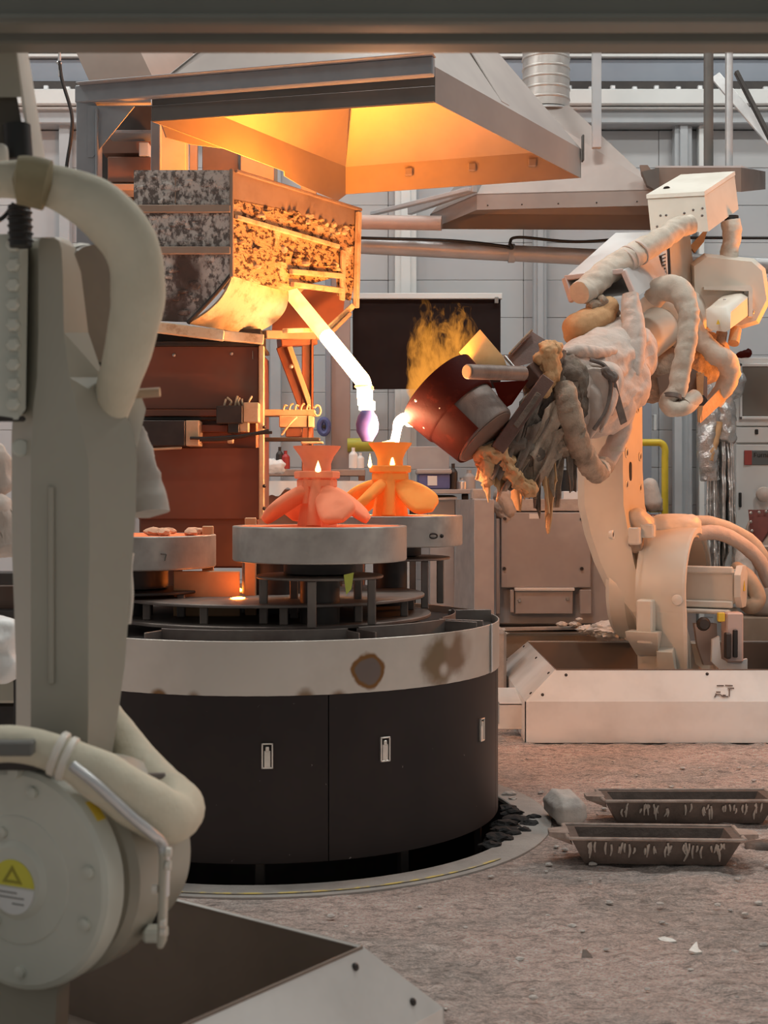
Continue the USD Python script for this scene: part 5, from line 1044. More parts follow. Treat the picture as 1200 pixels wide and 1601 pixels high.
# things on and under the bench
M_blue = mat('blue_plastic', (.10, .12, .30), (.08, .10, .25), rough=.5, scale=8)
bb = Thing('blue_bin', 'blue bin with a white label and grey lid on the side bench', 'bin', P(678, 765, 10.3))
bb.part('body', pbox(653, 741, 703, 765, 10.3, .25, .01), M_blue)
bb.part('lid', pbox(650, 733, 706, 741, 10.28, .3, .01), M_mach)
bb.part('label', pbox(668, 744, 683, 759, 10.294, .008, .001), M_white, label='white label')
gb = Thing('grey_box', 'grey equipment box below the blue bin', 'box', P(690, 810, 10.3))
gb.part('body', pbox(668, 778, 712, 812, 10.3, .3, .01), M_mach)
gb.part('lid', hull([P(660, 779, 10.22), P(714, 777, 10.22), P(708, 774, 10.6), P(670, 774, 10.6), P(660, 782, 10.22), P(714, 781, 10.22)]), M_rough)
gb.part('stand', pbox(672, 812, 710, 1075, 10.35, .25), M_mach)
sbn = Thing('side_bench', 'pinkish side bench panel behind the pouring ladle', 'bench', P(680, 765, 10.7))
sbn.part('panel', pbox(636, 698, 702, 734, 10.75, .05), M_mach)
sbn.part('top', pbox(640, 765, 745, 772, 10.2, .5), M_mach)
sbn.part('leg', pbox(640, 772, 650, 1075, 10.4, .08), M_dark); sbn.part('leg', pbox(722, 772, 732, 1075, 10.4, .08), M_dark)
for q, (x, y, r_, hh, m_, lb) in enumerate(((708, 765, .035, .20, M_dark, 'dark bottle right of the blue bin'), (722, 765, .05, .09, M_galv, 'shiny squat tin beside the pillar'), (733, 765, .05, .15, M_mach, 'grey canister against the pale pillar'), (552, 732, .035, .16, M_white, 'white bottle behind the right mould'), (563, 732, .03, .12, M_white, 'short white bottle right of the white bottle'), (446, 733, .035, .14, mat('red_tin', (.35, .03, .03), rough=.4), 'red tin on the bench shelf'), (437, 733, .03, .17, M_dark, 'dark bottle left of the red tin'))):
    p = P(x, y, 10.45); s_ = 1.0
    q_ = lathe([(0, 0), (r_, 0), (r_, hh * .62), (r_ * .9, hh * .7), (r_ * .38, hh * .82), (r_ * .38, hh * .97), (r_ * .44, hh), (0, hh)], p, n=20)
    single('bottle', q_, m_, lb, 'bottle')
wbag = single('plastic_bag', bones(chain((P(420, 728, 10.45), .05), (P(438, 729, 10.45), .05)), .014, 18, 3, edge=.012), M_white, 'crumpled white plastic bag at the left end of the bench shelf', 'bag', smooth=60)
vw = Thing('blue_valve_wheel', 'small blue valve wheel on the pinkish wall post behind the valve block', 'valve wheel', P(506, 667, 11.3))
vw.part('rim', tube([P(506 + 7 * math.cos(a), 667 + 11 * math.sin(a), 11.3) for a in np.linspace(0, 2 * math.pi, 12)], .024, 8), M_blue)
vw.part('stem', tube([P(506, 667, 11.28), P(508, 667, 11.40), P(515, 667, 11.42)], .016, 8), M_dark)
vw.part('spoke', cyl(P(506, 657, 11.3), P(506, 677, 11.3), .012, 8), M_blue)
single('yellow_pipe', cyl(P(543, 696, 11.40), P(584, 695, 11.40), .058, 16), mat('lime_pipe', (.45, .45, .06), rough=.5), 'yellow-green pipe behind the blue nozzle', 'pipe')
# rail, foil coat, cabinet at the right
M_ysafe = mat('rail_yellow', (.68, .52, .04), (.6, .45, .03), rough=.4, scale=8)
yr = Thing('yellow_guard_rail', 'yellow tube guard rail behind the robot lower arm', 'guard rail', P(1036, 795, 10.6))
dd = 10.6
yr.part('tube', tube([P(985, 692, dd), P(1020, 692, dd), P(1033, 693, dd), P(1039, 702, dd), P(1039, 720, dd), P(1039, 775, dd), P(1039, 1072, dd)], 5.5 / FOC * dd, 12, m=6), M_ysafe)
yr.part('lower_tube', cyl(P(1014, 797, dd), P(1039, 796, dd), 4.5 / FOC * dd, 12), M_ysafe)
dcol = Thing('dark_door_frame', 'narrow dark door frame behind the robot lower arm', 'frame', P(1011, 700, 12.2))
dcol.part('jamb', pbox(1004, 560, 1018, 1040, 12.2, .1), M_blueband)
dcol.part('switch_plate', pbox(1021, 648, 1026, 673, 12.3, .06), M_white)
dcol.part('conduit', pbox(1054, 560, 1066, 1040, 12.25, .08), M_col)
ob = Thing('peach_cover_hood', 'peach rounded cover behind the yellow rail', 'cover', P(1022, 790, 10.2))
ob.part('cover', bones(chain((P(1015, 760, 10.2), .06), (P(1020, 785, 10.2), .07)), .004, 14, 1), M_cloth)
ob.part('foot', pbox(1004, 778, 1036, 800, 10.25, .15, .01), M_grime)
fo = Thing('foil_coat', 'crinkled silver foil coat hanging beside the white cabinet', 'coat', P(1125, 600, 10.2))
M_foil = mat('silver_foil', (.66, .66, .65), (.50, .50, .49), rough=.26, metal=.95, scale=12, bump=.7, bscale=16, bdist=.03)
df = 10.18
fo.part('shoulder', bones([((P(1122, 610, df), .10), (P(1136, 600, df), .12)), ((P(1122, 610, df), .10), (P(1130, 680, df), .08))], .03, 9, 2, edge=.022), M_foil, smooth=50)
fo.part('front_panel', drape(P(1116, 640, df), P(1140, 640, df), 1.15, 2, .05, 5, taper=1.25, rag=.2, lean=(-.05, -.06, 0)), M_foil, smooth=60)
fo.part('front_panel', drape(P(1126, 660, df - .05), P(1146, 655, df - .05), .95, 2, .05, 8, taper=1.3, rag=.2, lean=(.0, -.05, 0)), M_foil, smooth=60)
fo.part('sleeve', tube([P(1112, 620, df - .05), P(1108, 660, df - .06), P(1106, 705, df - .08), P(1110, 750, df - .05)], [.07, .06, .06, .05], 14, wr=.028, fr=12, seed=6), M_foil)
fo.part('strap', tube([P(1124, 660, df - .12), P(1118, 690, df - .13), P(1110, 720, df - .13)], .022, 8, wr=.006), M_amber_lit)
fo.part('tail', drape(P(1105, 745, df - .08), P(1120, 740, df - .08), .75, 1.5, .05, 11, taper=1.7, lean=(-.03, -.05, 0)), M_foil, smooth=60)
fo.part('hanger_hook', tube([P(1135, 590, df + .05), P(1136, 575, df + .08), P(1142, 572, df + .1)], .012, 8), M_dark)
gr = single('green_cover', bones([((P(1068, 842, 10.7), .07), (P(1094, 838, 10.7), .09)), ((P(1078, 825, 10.7), .05), (P(1090, 850, 10.7), .09))], .03, 10, 4, edge=.02), mat('pale_green_cloth', (.42, .45, .25), (.32, .35, .2), rough=.85, scale=6), 'crumpled pale green cloth lying behind the robot shoulder', 'cloth', smooth=50)
gs_ = single('cloth_table', pbox(1045, 857, 1110, 866, 10.45, .5), M_mach, 'low grey table under the pale green cloth', 'table')
single('table_foot', pbox(1068, 866, 1088, 1079, 10.55, .2), M_mach, 'square grey pedestal of the low table', 'pedestal')
cbn = Thing('control_cabinet', 'white control cabinet with a grey window, at the right edge', 'cabinet', P(1210, 1060, 10.4))
dk = 10.4
cbn.part('body', cbox((P(1149, 0, dk)[0] + .55, dk + .36, (P(0, 557, dk)[2]) / 2), (1.10, .7, P(0, 557, dk)[2] - .02), .012), M_white)
up = cbn.part('upper_door', pbox(1150, 559, 1330, 666, dk - .015, .02), M_white)
cbn.part('window_frame', join(pbox(1156, 568, 1310, 573, dk - .03, .02), pbox(1156, 651, 1310, 656, dk - .03, .02), pbox(1156, 568, 1160, 656, dk - .03, .02)), M_white, under=up)
cbn.part('window', pbox(1160, 573, 1308, 652, dk - .020, .01), mat('dull_window', (.20, .185, .165), (.17, .16, .14), rough=.3, scale=2), under=up, label='grey window pane')
md = cbn.part('middle_door', pbox(1150, 668, 1330, 692, dk - .015, .02), M_white)
cbn.part('key_hole', pbox(1180, 671, 1185, 679, dk - .025, .015), M_black, under=md)
ld = cbn.part('lower_door', pbox(1150, 695, 1330, 1050, dk - .015, .02), M_white)
lb_ = cbn.part('name_plate', pbox(1163, 704, 1260, 727, dk - .022, .01), mat('plate_grey', (.12, .13, .13), rough=.5), under=ld, label='grey name plate with a red end')
cbn.part('plate_red_end', pbox(1163, 704, 1175, 727, dk - .026, .006), mat('plate_red', (.35, .06, .05), rough=.5), under=ld)
tm = meshkit.text_mesh('Furnace', 7 / FOC * dk, .002); vv = tm.vertices
cbn.part('plate_text', T(np.stack([P(1176, 0, dk)[0] + vv[:, 0], dk - .024 - vv[:, 2], P(0, 715, dk)[2] + vv[:, 1]], 1), tm.faces[:, ::-1]), M_black, under=ld, smooth=False)
cbn.part('door_handle', pbox(1155, 770, 1159, 793, dk - .03, .03), M_black, under=ld)
cbn.part('top_clip', bones(chain((P(1155, 556, dk), .02), (P(1168, 552, dk), .03)), .008, 30, 2, edge=.012), M_crim)
cv = Thing('quilted_cover', 'beige quilted cover with a riveted dark red leather patch at the right edge', 'cover', P(1185, 1000, 9.9))
dq = 10.2
M_leather = mat('dark_red_leather', (.16, .035, .025), (.11, .025, .02), rough=.6, scale=8)
cv.part('cover_body', bones([((P(1190, 850, dq), .14), (P(1195, 935, dq), .15)), ((P(1158, 850, dq - .1), .06), (P(1162, 900, dq - .15), .075))], .010, 9, 3, edge=.02), M_cloth, smooth=60)
pt = cv.part('leather_patch', hull([P(1169, 797, dq - .12), P(1230, 797, dq - .12), P(1200, 830, dq - .18), P(1182, 860, dq - .16), P(1174, 850, dq - .14), P(1169, 797, dq - .10), P(1230, 797, dq - .1), P(1200, 830, dq - .16), P(1180, 860, dq - .14)]), M_leather)
for x, y in ((1173, 802), (1186, 801), (1197, 800), (1173, 816), (1175, 830)): cv.part('rivet', dot(P(x, y, dq - .15), (0, -1, 0), .012, .008), M_bolt, under=pt)
cv.part('collar_ring', lathe([(.13, 0), (.15, .02), (.13, .05), (.11, .03), (.13, 0)], P(1197, 832, dq - .1), (-.3, -.9, .3), 24), M_cloth)
cv.part('knob_patch', dot(P(1193, 773, dk - .05), (0, -1, 0), .06, .03, 16), M_cloth)
cv2 = Thing('leather_apron_patch', 'dark red riveted leather patch on a beige cover behind the robot shoulder', 'cover', P(1040, 820, 9.9))
cv2.part('cover_body', bones(chain((P(1052, 830, 9.95), .08), (P(1070, 870, 9.95), .08)), .01, 10, 6), M_cloth)
p2 = cv2.part('leather_patch', hull([P(1012, 804, 9.85), P(1052, 806, 9.85), P(1050, 826, 9.8), P(1028, 826, 9.8), P(1012, 804, 9.9), P(1052, 806, 9.9), P(1050, 826, 9.86)]), M_leather)
for x in (1020, 1033, 1047): cv2.part('rivet', dot(P(x, 808, 9.82), (0, -1, 0), .010, .008), M_bolt, under=p2)
single('tan_crate', pbox(1150, 965, 1260, 1010, 10.06, .3, .01), mat('tan_board', (.36, .27, .2), (.3, .22, .16), rough=.7), 'tan crate below the quilted cover at the right edge', 'crate')
single('crate_shelf', pbox(1150, 1010, 1260, 1085, 10.06, .3, .01), M_dark, 'dark low shelf under the tan crate', 'shelf')
# holding furnace further right with its round door open: what lights the robot's right sides
hf = Thing('holding_furnace', 'upright holding furnace with a round open glowing door, right of the robot', 'furnace', (4.05, 8.6, 0))
hf.part('body', cbox((4.05, 8.6, 1.6), (1.0, 1.2, 3.2), .03), M_tanpaint)
hdir = unit(V(-1, -.12, .12)); hc = V(3.50, 8.6, 2.25)
hf.part('added_light_shield', cbox((3.27, 8.97, 2.25), (.46, .03, .95), .006), M_tanpaint)  # unseen plate added to keep the door glow off the foil coat
hf.part('door_ring', lathe([(.28, -.06), (.36, -.06), (.36, .05), (.33, .07), (.28, .05), (.28, -.06)], hc, hdir, 36), M_dark)
hf.part('door_glow', lathe([(.285, .0), (.15, .0), (0, .0)], hc, hdir, 32), glow('furnace_door', (1.0, .27, .03), 75.0), label='glowing round door opening')
# ---------------- things on the floor ----------------
M_iron = mat('mould_iron', (.075, .055, .045), (.12, .09, .075), rough=.65, metal=.2, scale=12, bump=.3, bscale=60)
M_drip = mat('aluminium_drip', (.42, .38, .34), (.30, .26, .23), rough=.5, metal=.4, scale=30)
M_rust = mat('rim_rust', (.30, .24, .205), (.16, .115, .095), rough=.75, scale=16, bump=.3)
def ingot(px0, px1, y, label, seed, rot=0.0, Lg=.71):
    D = CAMZ * FOC / (y - HOR); c = V((px0 + px1) / 2 * D / FOC - 600 * D / FOC, D + .11, 0)
    t = Thing('ingot_mould', label, 'ingot mould', c); ca_, sa_ = math.cos(rot), math.sin(rot)
    g = lambda x, yy, z: V(c[0] + x * ca_ - yy * sa_, c[1] + x * sa_ + yy * ca_, z)
    a = Lg / 2; z0, z1 = .002, .108
    def rect(l0, l1, w_, z): return [g(-l0, -w_, z), g(l1, -w_, z), g(l1, w_, z), g(-l0, w_, z)]
    so, st_ = rect(a - .07, a - .07, .075, z0), rect(a - .015, a - .015, .108, z1)
    to, ti, bi = rect(a, a, .118, z1 + .006), rect(a - .045, a - .045, .088, z1 + .004), rect(a - .085, a - .085, .06, .03)
    t.part('trough', loft([so, st_, to, ti, bi]), M_iron, smooth=20)
    t.part('rim', join(*[bar(to[i], to[(i + 1) % 4], .018, .012) for i in range(4)]), M_rust)
    for s_ in (-1, 1): t.part('lug', hull([g(s_ * (a - .01), -.06, z1 - .012), g(s_ * (a - .01), .06, z1 - .012), g(s_ * (a + .07), -.035, z1 - .006), g(s_ * (a + .07), .035, z1 - .006), g(s_ * (a - .01), -.06, z1 + .014), g(s_ * (a - .01), .06, z1 + .014), g(s_ * (a + .07), -.035, z1 + .01), g(s_ * (a + .07), .035, z1 + .01), g(s_ * (a - .03), 0, z1 - .05)]), M_rust)
    r_ = random.Random(seed)
    for q in range(36):
        x = r_.uniform(-a + .08, a - .08); zt = r_.uniform(.075, .104); ln = r_.uniform(.02, .065); zz = zt - ln
        yy = lambda z: -.075 - .033 * z / .108 - .003
        t.part('metal_drip', tube([g(x, yy(zt), zt), g(x + r_.uniform(-.006, .006), yy(zt - ln * .5), zt - ln * .5), g(x + r_.uniform(-.008, .008), yy(zz), zz)], [.004, .0055, .003], 6, m=3), M_drip)
    return t
ingot(903, 1152, 1356, 'nearer dark iron ingot mould with pale metal drips, on the sandy floor', 1, -.045)
ingot(968, 1195, 1291, 'farther dark iron ingot mould with pale metal drips, on the sandy floor', 2, .01, .80)
single('scrap_casting', rock(P(1192, 1325, 5.72), (.075, .06, .035), 5, .3), M_iron, 'small dark scrap casting at the right end of the ingot moulds', 'scrap')
cbk = cbox((0, 0, .065), (.155, .27, .135), .04).subdivide().subdivide(); v = cbk.vertices
v = v + (meshkit.fbm(v * 22, 3, 2)[:, None] - .5) * .018; p = P(884, 1275, 6.15)
single('worn_block', T(v @ np.array([[math.cos(.12), -math.sin(.12), 0], [math.sin(.12), math.cos(.12), 0], [0, 0, 1]]).T + V(p[0], 6.18, 0), cbk.faces), M_rough, 'worn rounded grey refractory block left of the ingot moulds', 'refractory block', smooth=50)
def fl(x, y): D = CAMZ * FOC / (y - HOR); return V((x - 600) / FOC * D, D, 0)
sh1 = [(0, 0), (.018, .012), (.05, .006), (.066, -.004), (.04, -.014), (.012, -.012)]
single('white_shard', prism(sh1, fl(1028, 1472) + V(0, 0, .006), V(.9, -.42, 0), unit(V(.42, .9, .35)), .008), M_plaster, 'slim curved white shard lying on the sandy floor', 'shard')
single('white_shard', prism([(0, 0), (.02, .03), (.038, .052), (.034, .01), (.042, -.008), (.02, -.012)], fl(1076, 1492) + V(0, 0, .006), V(1, 0, 0), unit(V(0, .95, .25)), .008), M_plaster, 'jagged white shard right of the slim curved one', 'shard')
single('black_chip', hull([fl(908, 1502), fl(930, 1504), fl(910, 1495) + V(0, 0, .022), fl(918, 1497) + V(0, .02, .02), fl(925, 1500) + V(0, .02, .01)]), M_iron, 'small black metal chip on the floor in front of the ingot moulds', 'metal chip')
rk = random.Random(21); chips = []
for q in range(260):
    x, y = rk.uniform(-.3, 3.2), rk.uniform(3.9, 8.0)
    if math.hypot(x - CX, y - CY) < 1.36: continue
    s_ = rk.uniform(.004, .013); chips.append(rock((x, y, .004), (s_ * 1.3, s_, s_ * .6), q, .5, 1))
single('floor_grit', join(*chips), M_rough, 'loose pale grit scattered over the sandy floor', 'grit', kind='stuff', smooth=False)
for q, (a, r_, s_) in enumerate(((78, 1.10, .06), (84, 1.14, .05), (72, 1.12, .055), (90, 1.13, .045), (66, 1.12, .05), (95, 1.12, .04), (81, 1.20, .035), (87, 1.22, .03), (60, 1.13, .04), (75, 1.19, .03))):
    single('slag_lump', rock(tp(a, r_, .005), (s_ * 1.2, s_, s_ * .55), q + 3, .6, 2), M_pit, 'black slag lump heaped in the pit gap right of the drum', 'slag lump', group='black slag lumps in the pit gap', smooth=False)
for q, (x, y, s_) in enumerate(((806, 1133, .03), (795, 1245, .035), (801, 1252, .02))):
    single('floor_stone', rock(fl(x, y) + V(0, 0, .01), (s_, s_ * .8, s_ * .5), q, .5, 2), M_rough if q else M_iron, ['small dark stone by the tray end skirt', 'pale stone lying at the rim of the pit', 'tiny pale stone beside the pale stone at the pit'][q], 'stone', smooth=False)
# ---------------- left robot, close to the camera ----------------
tray('robot_drip_tray', 'pale steel drip tray with a sloping corner under the near left robot', 0, -1.253, 3.08, math.atan2(.8, .6), 1.0, 1.0)
lr = Thing('foundry_robot', 'cream industrial robot close to the camera at the left edge, padded hoses along its arm', 'robot', V(-1.0, 3.05, .03))
M_left = mat('shaded_cream_paint', (.385, .365, .30), (.345, .325, .265), rough=.42, scale=1.8, mixr=(.4, .8))  # same cream paint as the far robot, shade put into the colour
M_pad = mat('cream_padded_sleeve', (.60, .56, .44), (.52, .48, .37), rough=.8, scale=5, bump=.3, bscale=16, bdist=.02)
rows = [(371, 44, 66, 84, 96), (376, 36, 62, 92, 108), (388, 31, 60, 96, 119), (430, 30, 60, 98, 127), (520, 30, 60, 100, 138), (590, 26, 58, 108, 162), (640, 21, 52, 120, 192), (680, 18, 50, 130, 210), (720, 18, 48, 138, 214), (800, 18, 48, 140, 212), (870, 19, 48, 140, 207), (950, 22, 48, 138, 202), (1040, 25, 48, 138, 195), (1120, 25, 48, 138, 184), (1200, 25, 48, 136, 172), (1260, 30, 50, 130, 160)]
lr.part('lower_arm', loft([[P(a, y, 3.06), P(b, y, 2.955), P(c, y, 2.945), P(d, y, 3.03), P(d - 4, y, 3.22), P(a + 4, y, 3.22)] for y, a, b, c, d in rows]), M_left, smooth=14)
lr.part('arm_rib', bar(P(80, 760, 2.945), P(80, 1070, 2.945), .012, .006, up=(0, 1, 0)), M_left)
for x, y in ((32, 700), (150, 678)): lr.part('arm_dimple', lathe([(.02, 0), (.016, .003), (0, .003)], P(x, y, 2.98), (.2, -1, 0), 16), M_greenish)
cvp = lr.part('joint_cover', hull([P(-40, 366, 2.93), P(30, 366, 2.93), P(44, 380, 2.95), P(40, 640, 2.95), P(28, 656, 2.93), P(-40, 656, 2.93), P(-40, 366, 3.1), P(44, 380, 3.1), P(40, 640, 3.1), P(-40, 656, 3.1)]), M_greenish)
for q in range(9): lr.part('cover_bolt', lathe([(.016, 0), (.016, .012), (.011, .016), (0, .016)], P(22, 384 + q * 31, 2.925), (0, -1, 0), 6), M_greenish, under=cvp)
lr.part('cover_seam', bar(P(-30, 655, 2.925), P(40, 655, 2.94), .012, .012), M_dark)
lr.part('elbow_face', lathe([(0, 0), (.125, 0), (.135, .01), (.135, .06), (0, .06)], P(128, 478, 3.12), V(.86, -.5, 0), 40), mat('elbow_shadow_paint', (.16, .13, .09), (.13, .105, .075), rough=.5))  # dark disc: the shade inside the elbow put into its colour
lr.part('elbow_lip', lathe([(.136, 0), (.142, .012), (.136, .024), (.13, .012), (.136, 0)], P(131, 478, 3.10), V(.86, -.5, 0), 40), M_left)
lr.part('elbow_block', bones(chain((P(172, 590, 3.15), .05), (P(200, 640, 3.15), .04)), 0), M_left)
lr.part('side_flange', hull([P(170, 590, 3.1), P(214, 600, 3.1), P(228, 640, 3.1), P(214, 700, 3.1), P(190, 640, 3.1), P(170, 590, 3.18), P(214, 600, 3.18), P(228, 640, 3.18), P(214, 700, 3.18)]), M_cream_edge)
lr.part('side_pin', cyl(P(205, 616, 3.1), P(250, 613, 3.1), .011, 12), M_tanpaint)
hs = [(-60, 272, 26), (-10, 280, 27), (45, 283, 30), (100, 298, 35), (160, 330, 42), (205, 390, 43), (216, 455, 40), (206, 525, 36), (188, 590, 31), (176, 640, 24)]
hd_ = [2.78, 2.79, 2.80, 2.81, 2.82, 2.84, 2.86, 2.90, 2.97, 3.05, 3.12]
hs = hs[:-1] + [(172, 640, 28), (156, 690, 24)]
lr.part('elbow_hose', tube([P(x, y, hd_[i]) for i, (x, y, r_) in enumerate(hs)], [r_ / FOC * hd_[i] for i, (_, _, r_) in enumerate(hs)], 26, wr=.004, fr=7, seed=4), M_pad, smooth=True, label='thick padded cream hose looping over the elbow')
lr.part('hose_band', tube([P(28, 282, 2.76), P(50, 284, 2.765), P(74, 290, 2.77)], [.046, .050, .050], 22, wr=.004, fr=10), M_amber_lit if False else mat('olive_band', (.26, .215, .12), (.2, .165, .09), rough=.75, scale=9))
lr.part('black_coupling', cyl(P(30, 322, 2.9), P(33, 386, 2.9), .024, 18), M_black)
for q in range(5): lr.part('coupling_rib', ring(P(30.5 + q * .5, 334 + q * 11, 2.9), (0, 0, 1), .02, .028, .006, 18), M_black)
lr.part('thin_cable', tube([P(-20, 352, 2.9), P(5, 340, 2.9), P(22, 318, 2.9)], .005, 8), M_black)
lr.part('upper_coupling', cyl(P(26, 196, 2.95), P(30, 252, 2.95), .030, 18), M_black)
lr.part('upper_dark_block', hull([P(-40, 148, 2.97), P(26, 148, 2.97), P(44, 250, 2.97), P(-40, 260, 2.97), P(-40, 148, 3.1), P(26, 148, 3.1), P(44, 250, 3.1), P(-40, 260, 3.1)]), mat('dark_olive_paint', (.075, .062, .045), rough=.5))
lr.part('forearm_plate', hull([P(-40, 20, 2.95), P(18, 20, 2.95), P(27, 110, 2.95), P(33, 152, 2.95), P(-40, 152, 2.95), P(-40, 20, 2.98), P(18, 20, 2.98), P(33, 152, 2.98)]), M_left)
lr.part('forearm_edge', hull([P(18, 20, 2.955), P(34, 20, 3.0), P(50, 160, 3.0), P(72, 256, 3.0), P(52, 256, 2.96), P(34, 165, 2.955), P(18, 20, 3.06), P(34, 20, 3.06), P(70, 256, 3.06), P(50, 256, 3.06)]), M_cream_edge)
lr.part('pale_cap', bones(chain((P(2, 235, 2.9), .015), (P(2, 250, 2.9), .016)), 0, edge=.008), M_cream_edge)
# shoulder gear housing
na_ = unit(V(-.42, -.9, 0)); gc = P(26, 1375, 2.76); gu, gv, _ = basis(na_)
hb = -na_
lr.part('gear_cover', lathe([(0, -.012), (.070, -.012), (.082, -.004), (.130, -.002), (.133, 0), (.215, 0), (.226, .006), (.230, .018), (.230, .052), (.215, .06), (0, .06)], gc, hb, 72), M_greenish, smooth=28, label='big round grey-green gear cover with bolts')
lr.part('gear_neck', cyl(gc + hb * .05, gc + hb * .13, .195, 48), M_left)
lr.part('gear_drum', lathe([(0, .10), (.21, .10), (.225, .115), (.225, .20), (.21, .215), (0, .215)], gc + V(0, 0, -.01), hb, 60), M_left)
lr.part('gear_rear_drum', lathe([(0, .21), (.185, .21), (.20, .225), (.20, .34), (.185, .355), (0, .355)], gc + V(0, 0, .0), hb, 60), M_left)
for q in range(11):
    a = 2 * math.pi * q / 11 + .2; rr = .188 if q % 2 == 0 else .10
    if rr == .10 and q % 4 == 1: continue
    lr.part('cover_bolt', lathe([(.012, 0), (.012, .008), (.007, .010), (0, .010)], gc + (gu * math.cos(a) + V(0, 0, 1) * math.sin(a)) * rr + na_ * (.0 if rr > .13 else .002), na_, 12), M_greenish)
lr.part('cover_lug', cyl(gc + V(0, 0, .222) + hb * .03, gc + V(0, 0, .222) + na_ * .012, .014, 14), M_greenish)
sg = lambda x, z, o=.0135: gc + gu * x * (1 if gu[0] > 0 else -1) + V(0, 0, z) + na_ * o
circ2 = Point(0, 0).buffer(.052, 24)
uu = gu * (1 if gu[0] > 0 else -1)
def sticker(poly, o, t_=.001):
    q = prism(poly, gc + na_ * o + V(0, 0, -.012), uu, (0, 0, 1), t_); return q
so_ = 1 if np.cross(uu, V(0, 0, 1)) @ na_ > 0 else -1
cS = Point(0.0, 0).buffer(.056, 24)
lr.part('warning_sticker', sticker(cS.intersection(sbox(-1, .002, 1, 1)), .0125, .001 * so_), mat('sticker_yellow', (.62, .58, .06), rough=.5), label='yellow warning sticker with a triangle')
lr.part('warning_sticker', sticker(cS.intersection(sbox(-1, -1, 1, -.002)), .0125, .001 * so_), M_white, label='white lower half of the sticker')
tri = Polygon([(-.026, .008), (.026, .008), (0, .045)]).difference(Polygon([(-.014, .014), (.014, .014), (0, .033)]))
lr.part('sticker_triangle', sticker(tri, .0137, .0006 * so_), mat('sticker_olive', (.30, .27, .03), rough=.6))
for z0, x0, x1 in ((-.010, -.04, .012), (-.020, -.045, .03), (-.032, .0, .03)): lr.part('sticker_print', sticker(sbox(x0, z0 - .003, x1, z0), .0137, .0006 * so_), mat('sticker_ink', (.22, .22, .21), rough=.6) if z0 == -.010 else '/World/Looks/sticker_ink')
ysl = lr.part('rim_label', lathe([(.2305, .012), (.2312, .014), (.2312, .04), (.2305, .042)], gc, hb, 16, a0=0, a1=.28) if False else hull([gc + (uu * math.cos(a) + V(0, 0, 1) * math.sin(a)) * r_ + hb * t_ for a in (.62, .72, .82) for r_ in (.228, .2315) for t_ in (.022, .048)]), M_yellow, label='yellow label on the cover rim')
# base column
lr.part('base_column', loft([[P(-60, y, 2.85), P(r_ - 20, y, 2.80), P(r_, y, 2.86), P(r_, y, 3.05), P(-60, y, 3.1)] for y, r_ in ((1460, 112), (1560, 108), (1650, 104), (1780, 110))]), M_left)
lr.part('base_foot', cbox((-1.02, 3.0, .10), (.72, .62, .14), .02), M_left)
# padded hose loop at the shoulder
lh = [(150, 1090, 24, 3.22), (180, 1140, 27, 3.18), (212, 1190, 32, 3.12), (248, 1232, 36, 3.03), (280, 1262, 37, 2.93), (262, 1278, 39, 2.82), (222, 1256, 41, 2.76), (170, 1222, 39, 2.72), (120, 1192, 31, 2.70), (70, 1172, 27, 2.70), (20, 1164, 27, 2.70), (-40, 1166, 26, 2.72)]
lr.part('shoulder_hose', tube([P(x, y, d_) for x, y, r_, d_ in lh], [r_ / FOC * d_ for x, y, r_, d_ in lh], 24, wr=.004, fr=8, seed=8), M_pad, smooth=True, label='padded cream hose folded back at the shoulder')
for x, y in ((86, 1176), (100, 1184)): lr.part('hose_clamp', ring(P(x, y, 2.70), P(120, 1192, 2.7) - P(70, 1172, 2.7), .034, .046, .016, 24), M_cream_edge)
lr.part('hose_buckle', cbox(P(244, 1217, 2.98), (.05, .03, .022), .006), M_strap)
lr.part('cable_box', pbox(-40, 1160, 50, 1183, 2.64, .08), mat('box_grey', (.12, .12, .11), rough=.5))
lr.part('cable_shelf', pbox(-40, 1183, 90, 1205, 2.72, .2), M_dark)
lr.part('guard_rod', tube([P(112, 1196, 2.66), P(150, 1226, 2.66), P(200, 1272, 2.68), P(236, 1302, 2.70), P(252, 1318, 2.72), P(257, 1340, 2.72), P(256, 1400, 2.72)], .011, 12), M_galv)
lr.part('bracket_plate', bar(P(257, 1330, 2.72), P(253, 1478, 2.72), .014, .05, up=(0, -1, 0)), M_left)
for x, y in ((265, 1332), (264, 1353), (243, 1390), (256, 1444), (256, 1456)): lr.part('bracket_bolt', cyl(P(x - 5, y, 2.70), P(x + 3, y, 2.70), .010, 8), M_cream_edge)
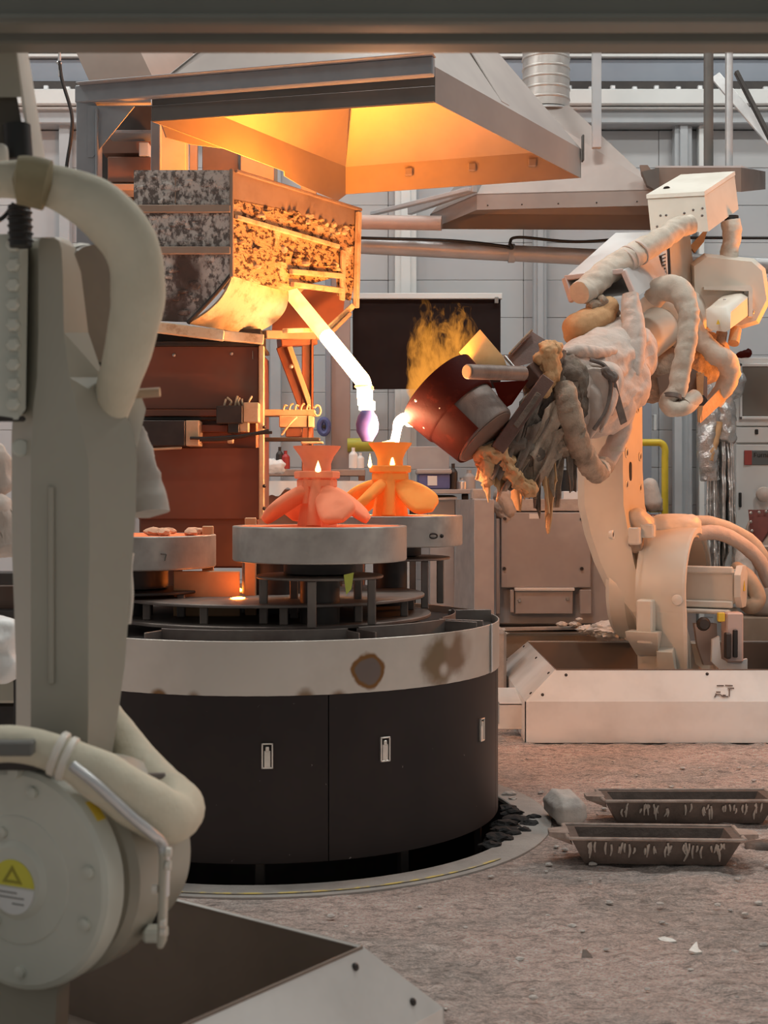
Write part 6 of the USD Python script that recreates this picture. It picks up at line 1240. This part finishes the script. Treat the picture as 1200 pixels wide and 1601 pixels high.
lr.part('bracket_block', pbox(190, 1305, 244, 1326, 2.86, .12, .008), M_left)
lr.part('bracket_shadow', pbox(238, 1335, 250, 1470, 2.86, .05), M_dark)  # dark strip standing in for the shade behind the bracket
lr.part('lower_clip', pbox(222, 1455, 258, 1476, 2.80, .05, .006), M_greenish)
# grey padded sleeve and thin cable at the right of the arm
lr.part('grey_sleeve', tube([P(212, 668, 3.30), P(220, 715, 3.30), P(226, 760, 3.29), P(232, 803, 3.28)], [.012, .028, .038, .044], 20, wr=.010, fr=15, seed=3), mat('grey_quilt', (.40, .37, .33), (.33, .30, .27), rough=.85, scale=8))
lr.part('edge_cable', tube([P(206, 865, 3.1), P(203, 890, 3.1), P(205, 930, 3.1), P(201, 975, 3.1)], .006, 8), M_cream_edge)
# clutter seen at the far left between arm and frame edge
cl_ = Thing('cloth_bundle', 'pale cloth bundle and hoses at the left edge behind the near robot arm', 'cloth', P(5, 800, 4.3))
cl_.part('cloth', bones([((P(-6, 800, 4.3), .05), (P(6, 850, 4.3), .045)), ((P(-15, 720, 4.35), .06), (P(2, 760, 4.35), .03))], .012, 14, 2, edge=.012), M_cloth)
cl_.part('white_cloth', bones([((P(-10, 1000, 4.3), .07), (P(12, 985, 4.3), .03)), ((P(-10, 1000, 4.3), .07), (P(5, 1040, 4.3), .05))], .012, 14, 5, edge=.012), M_white)
cl_.part('dark_rail', pbox(-40, 895, 60, 915, 4.6, .1), M_dark)
cl_.part('red_panel', pbox(-40, 915, 60, 955, 4.7, .1), M_redbrown)
cl_.part('dark_rail', pbox(-40, 955, 60, 985, 4.6, .1), M_dark)
cl_.part('cream_block', pbox(-40, 1050, 60, 1100, 4.4, .1, .01), M_left)
cl_.part('dark_block', pbox(-40, 1100, 60, 1180, 4.45, .1, .01), M_dark)
cl_.part('stand_leg', pbox(-30, 1150, -10, 1560, 4.5, .05), M_dark)
cl_.part('cable', tube([P(-10, 1052, 4.35), P(20, 1056, 4.35), P(24, 1090, 4.35), P(23, 1140, 4.35)], .006, 8), M_black)
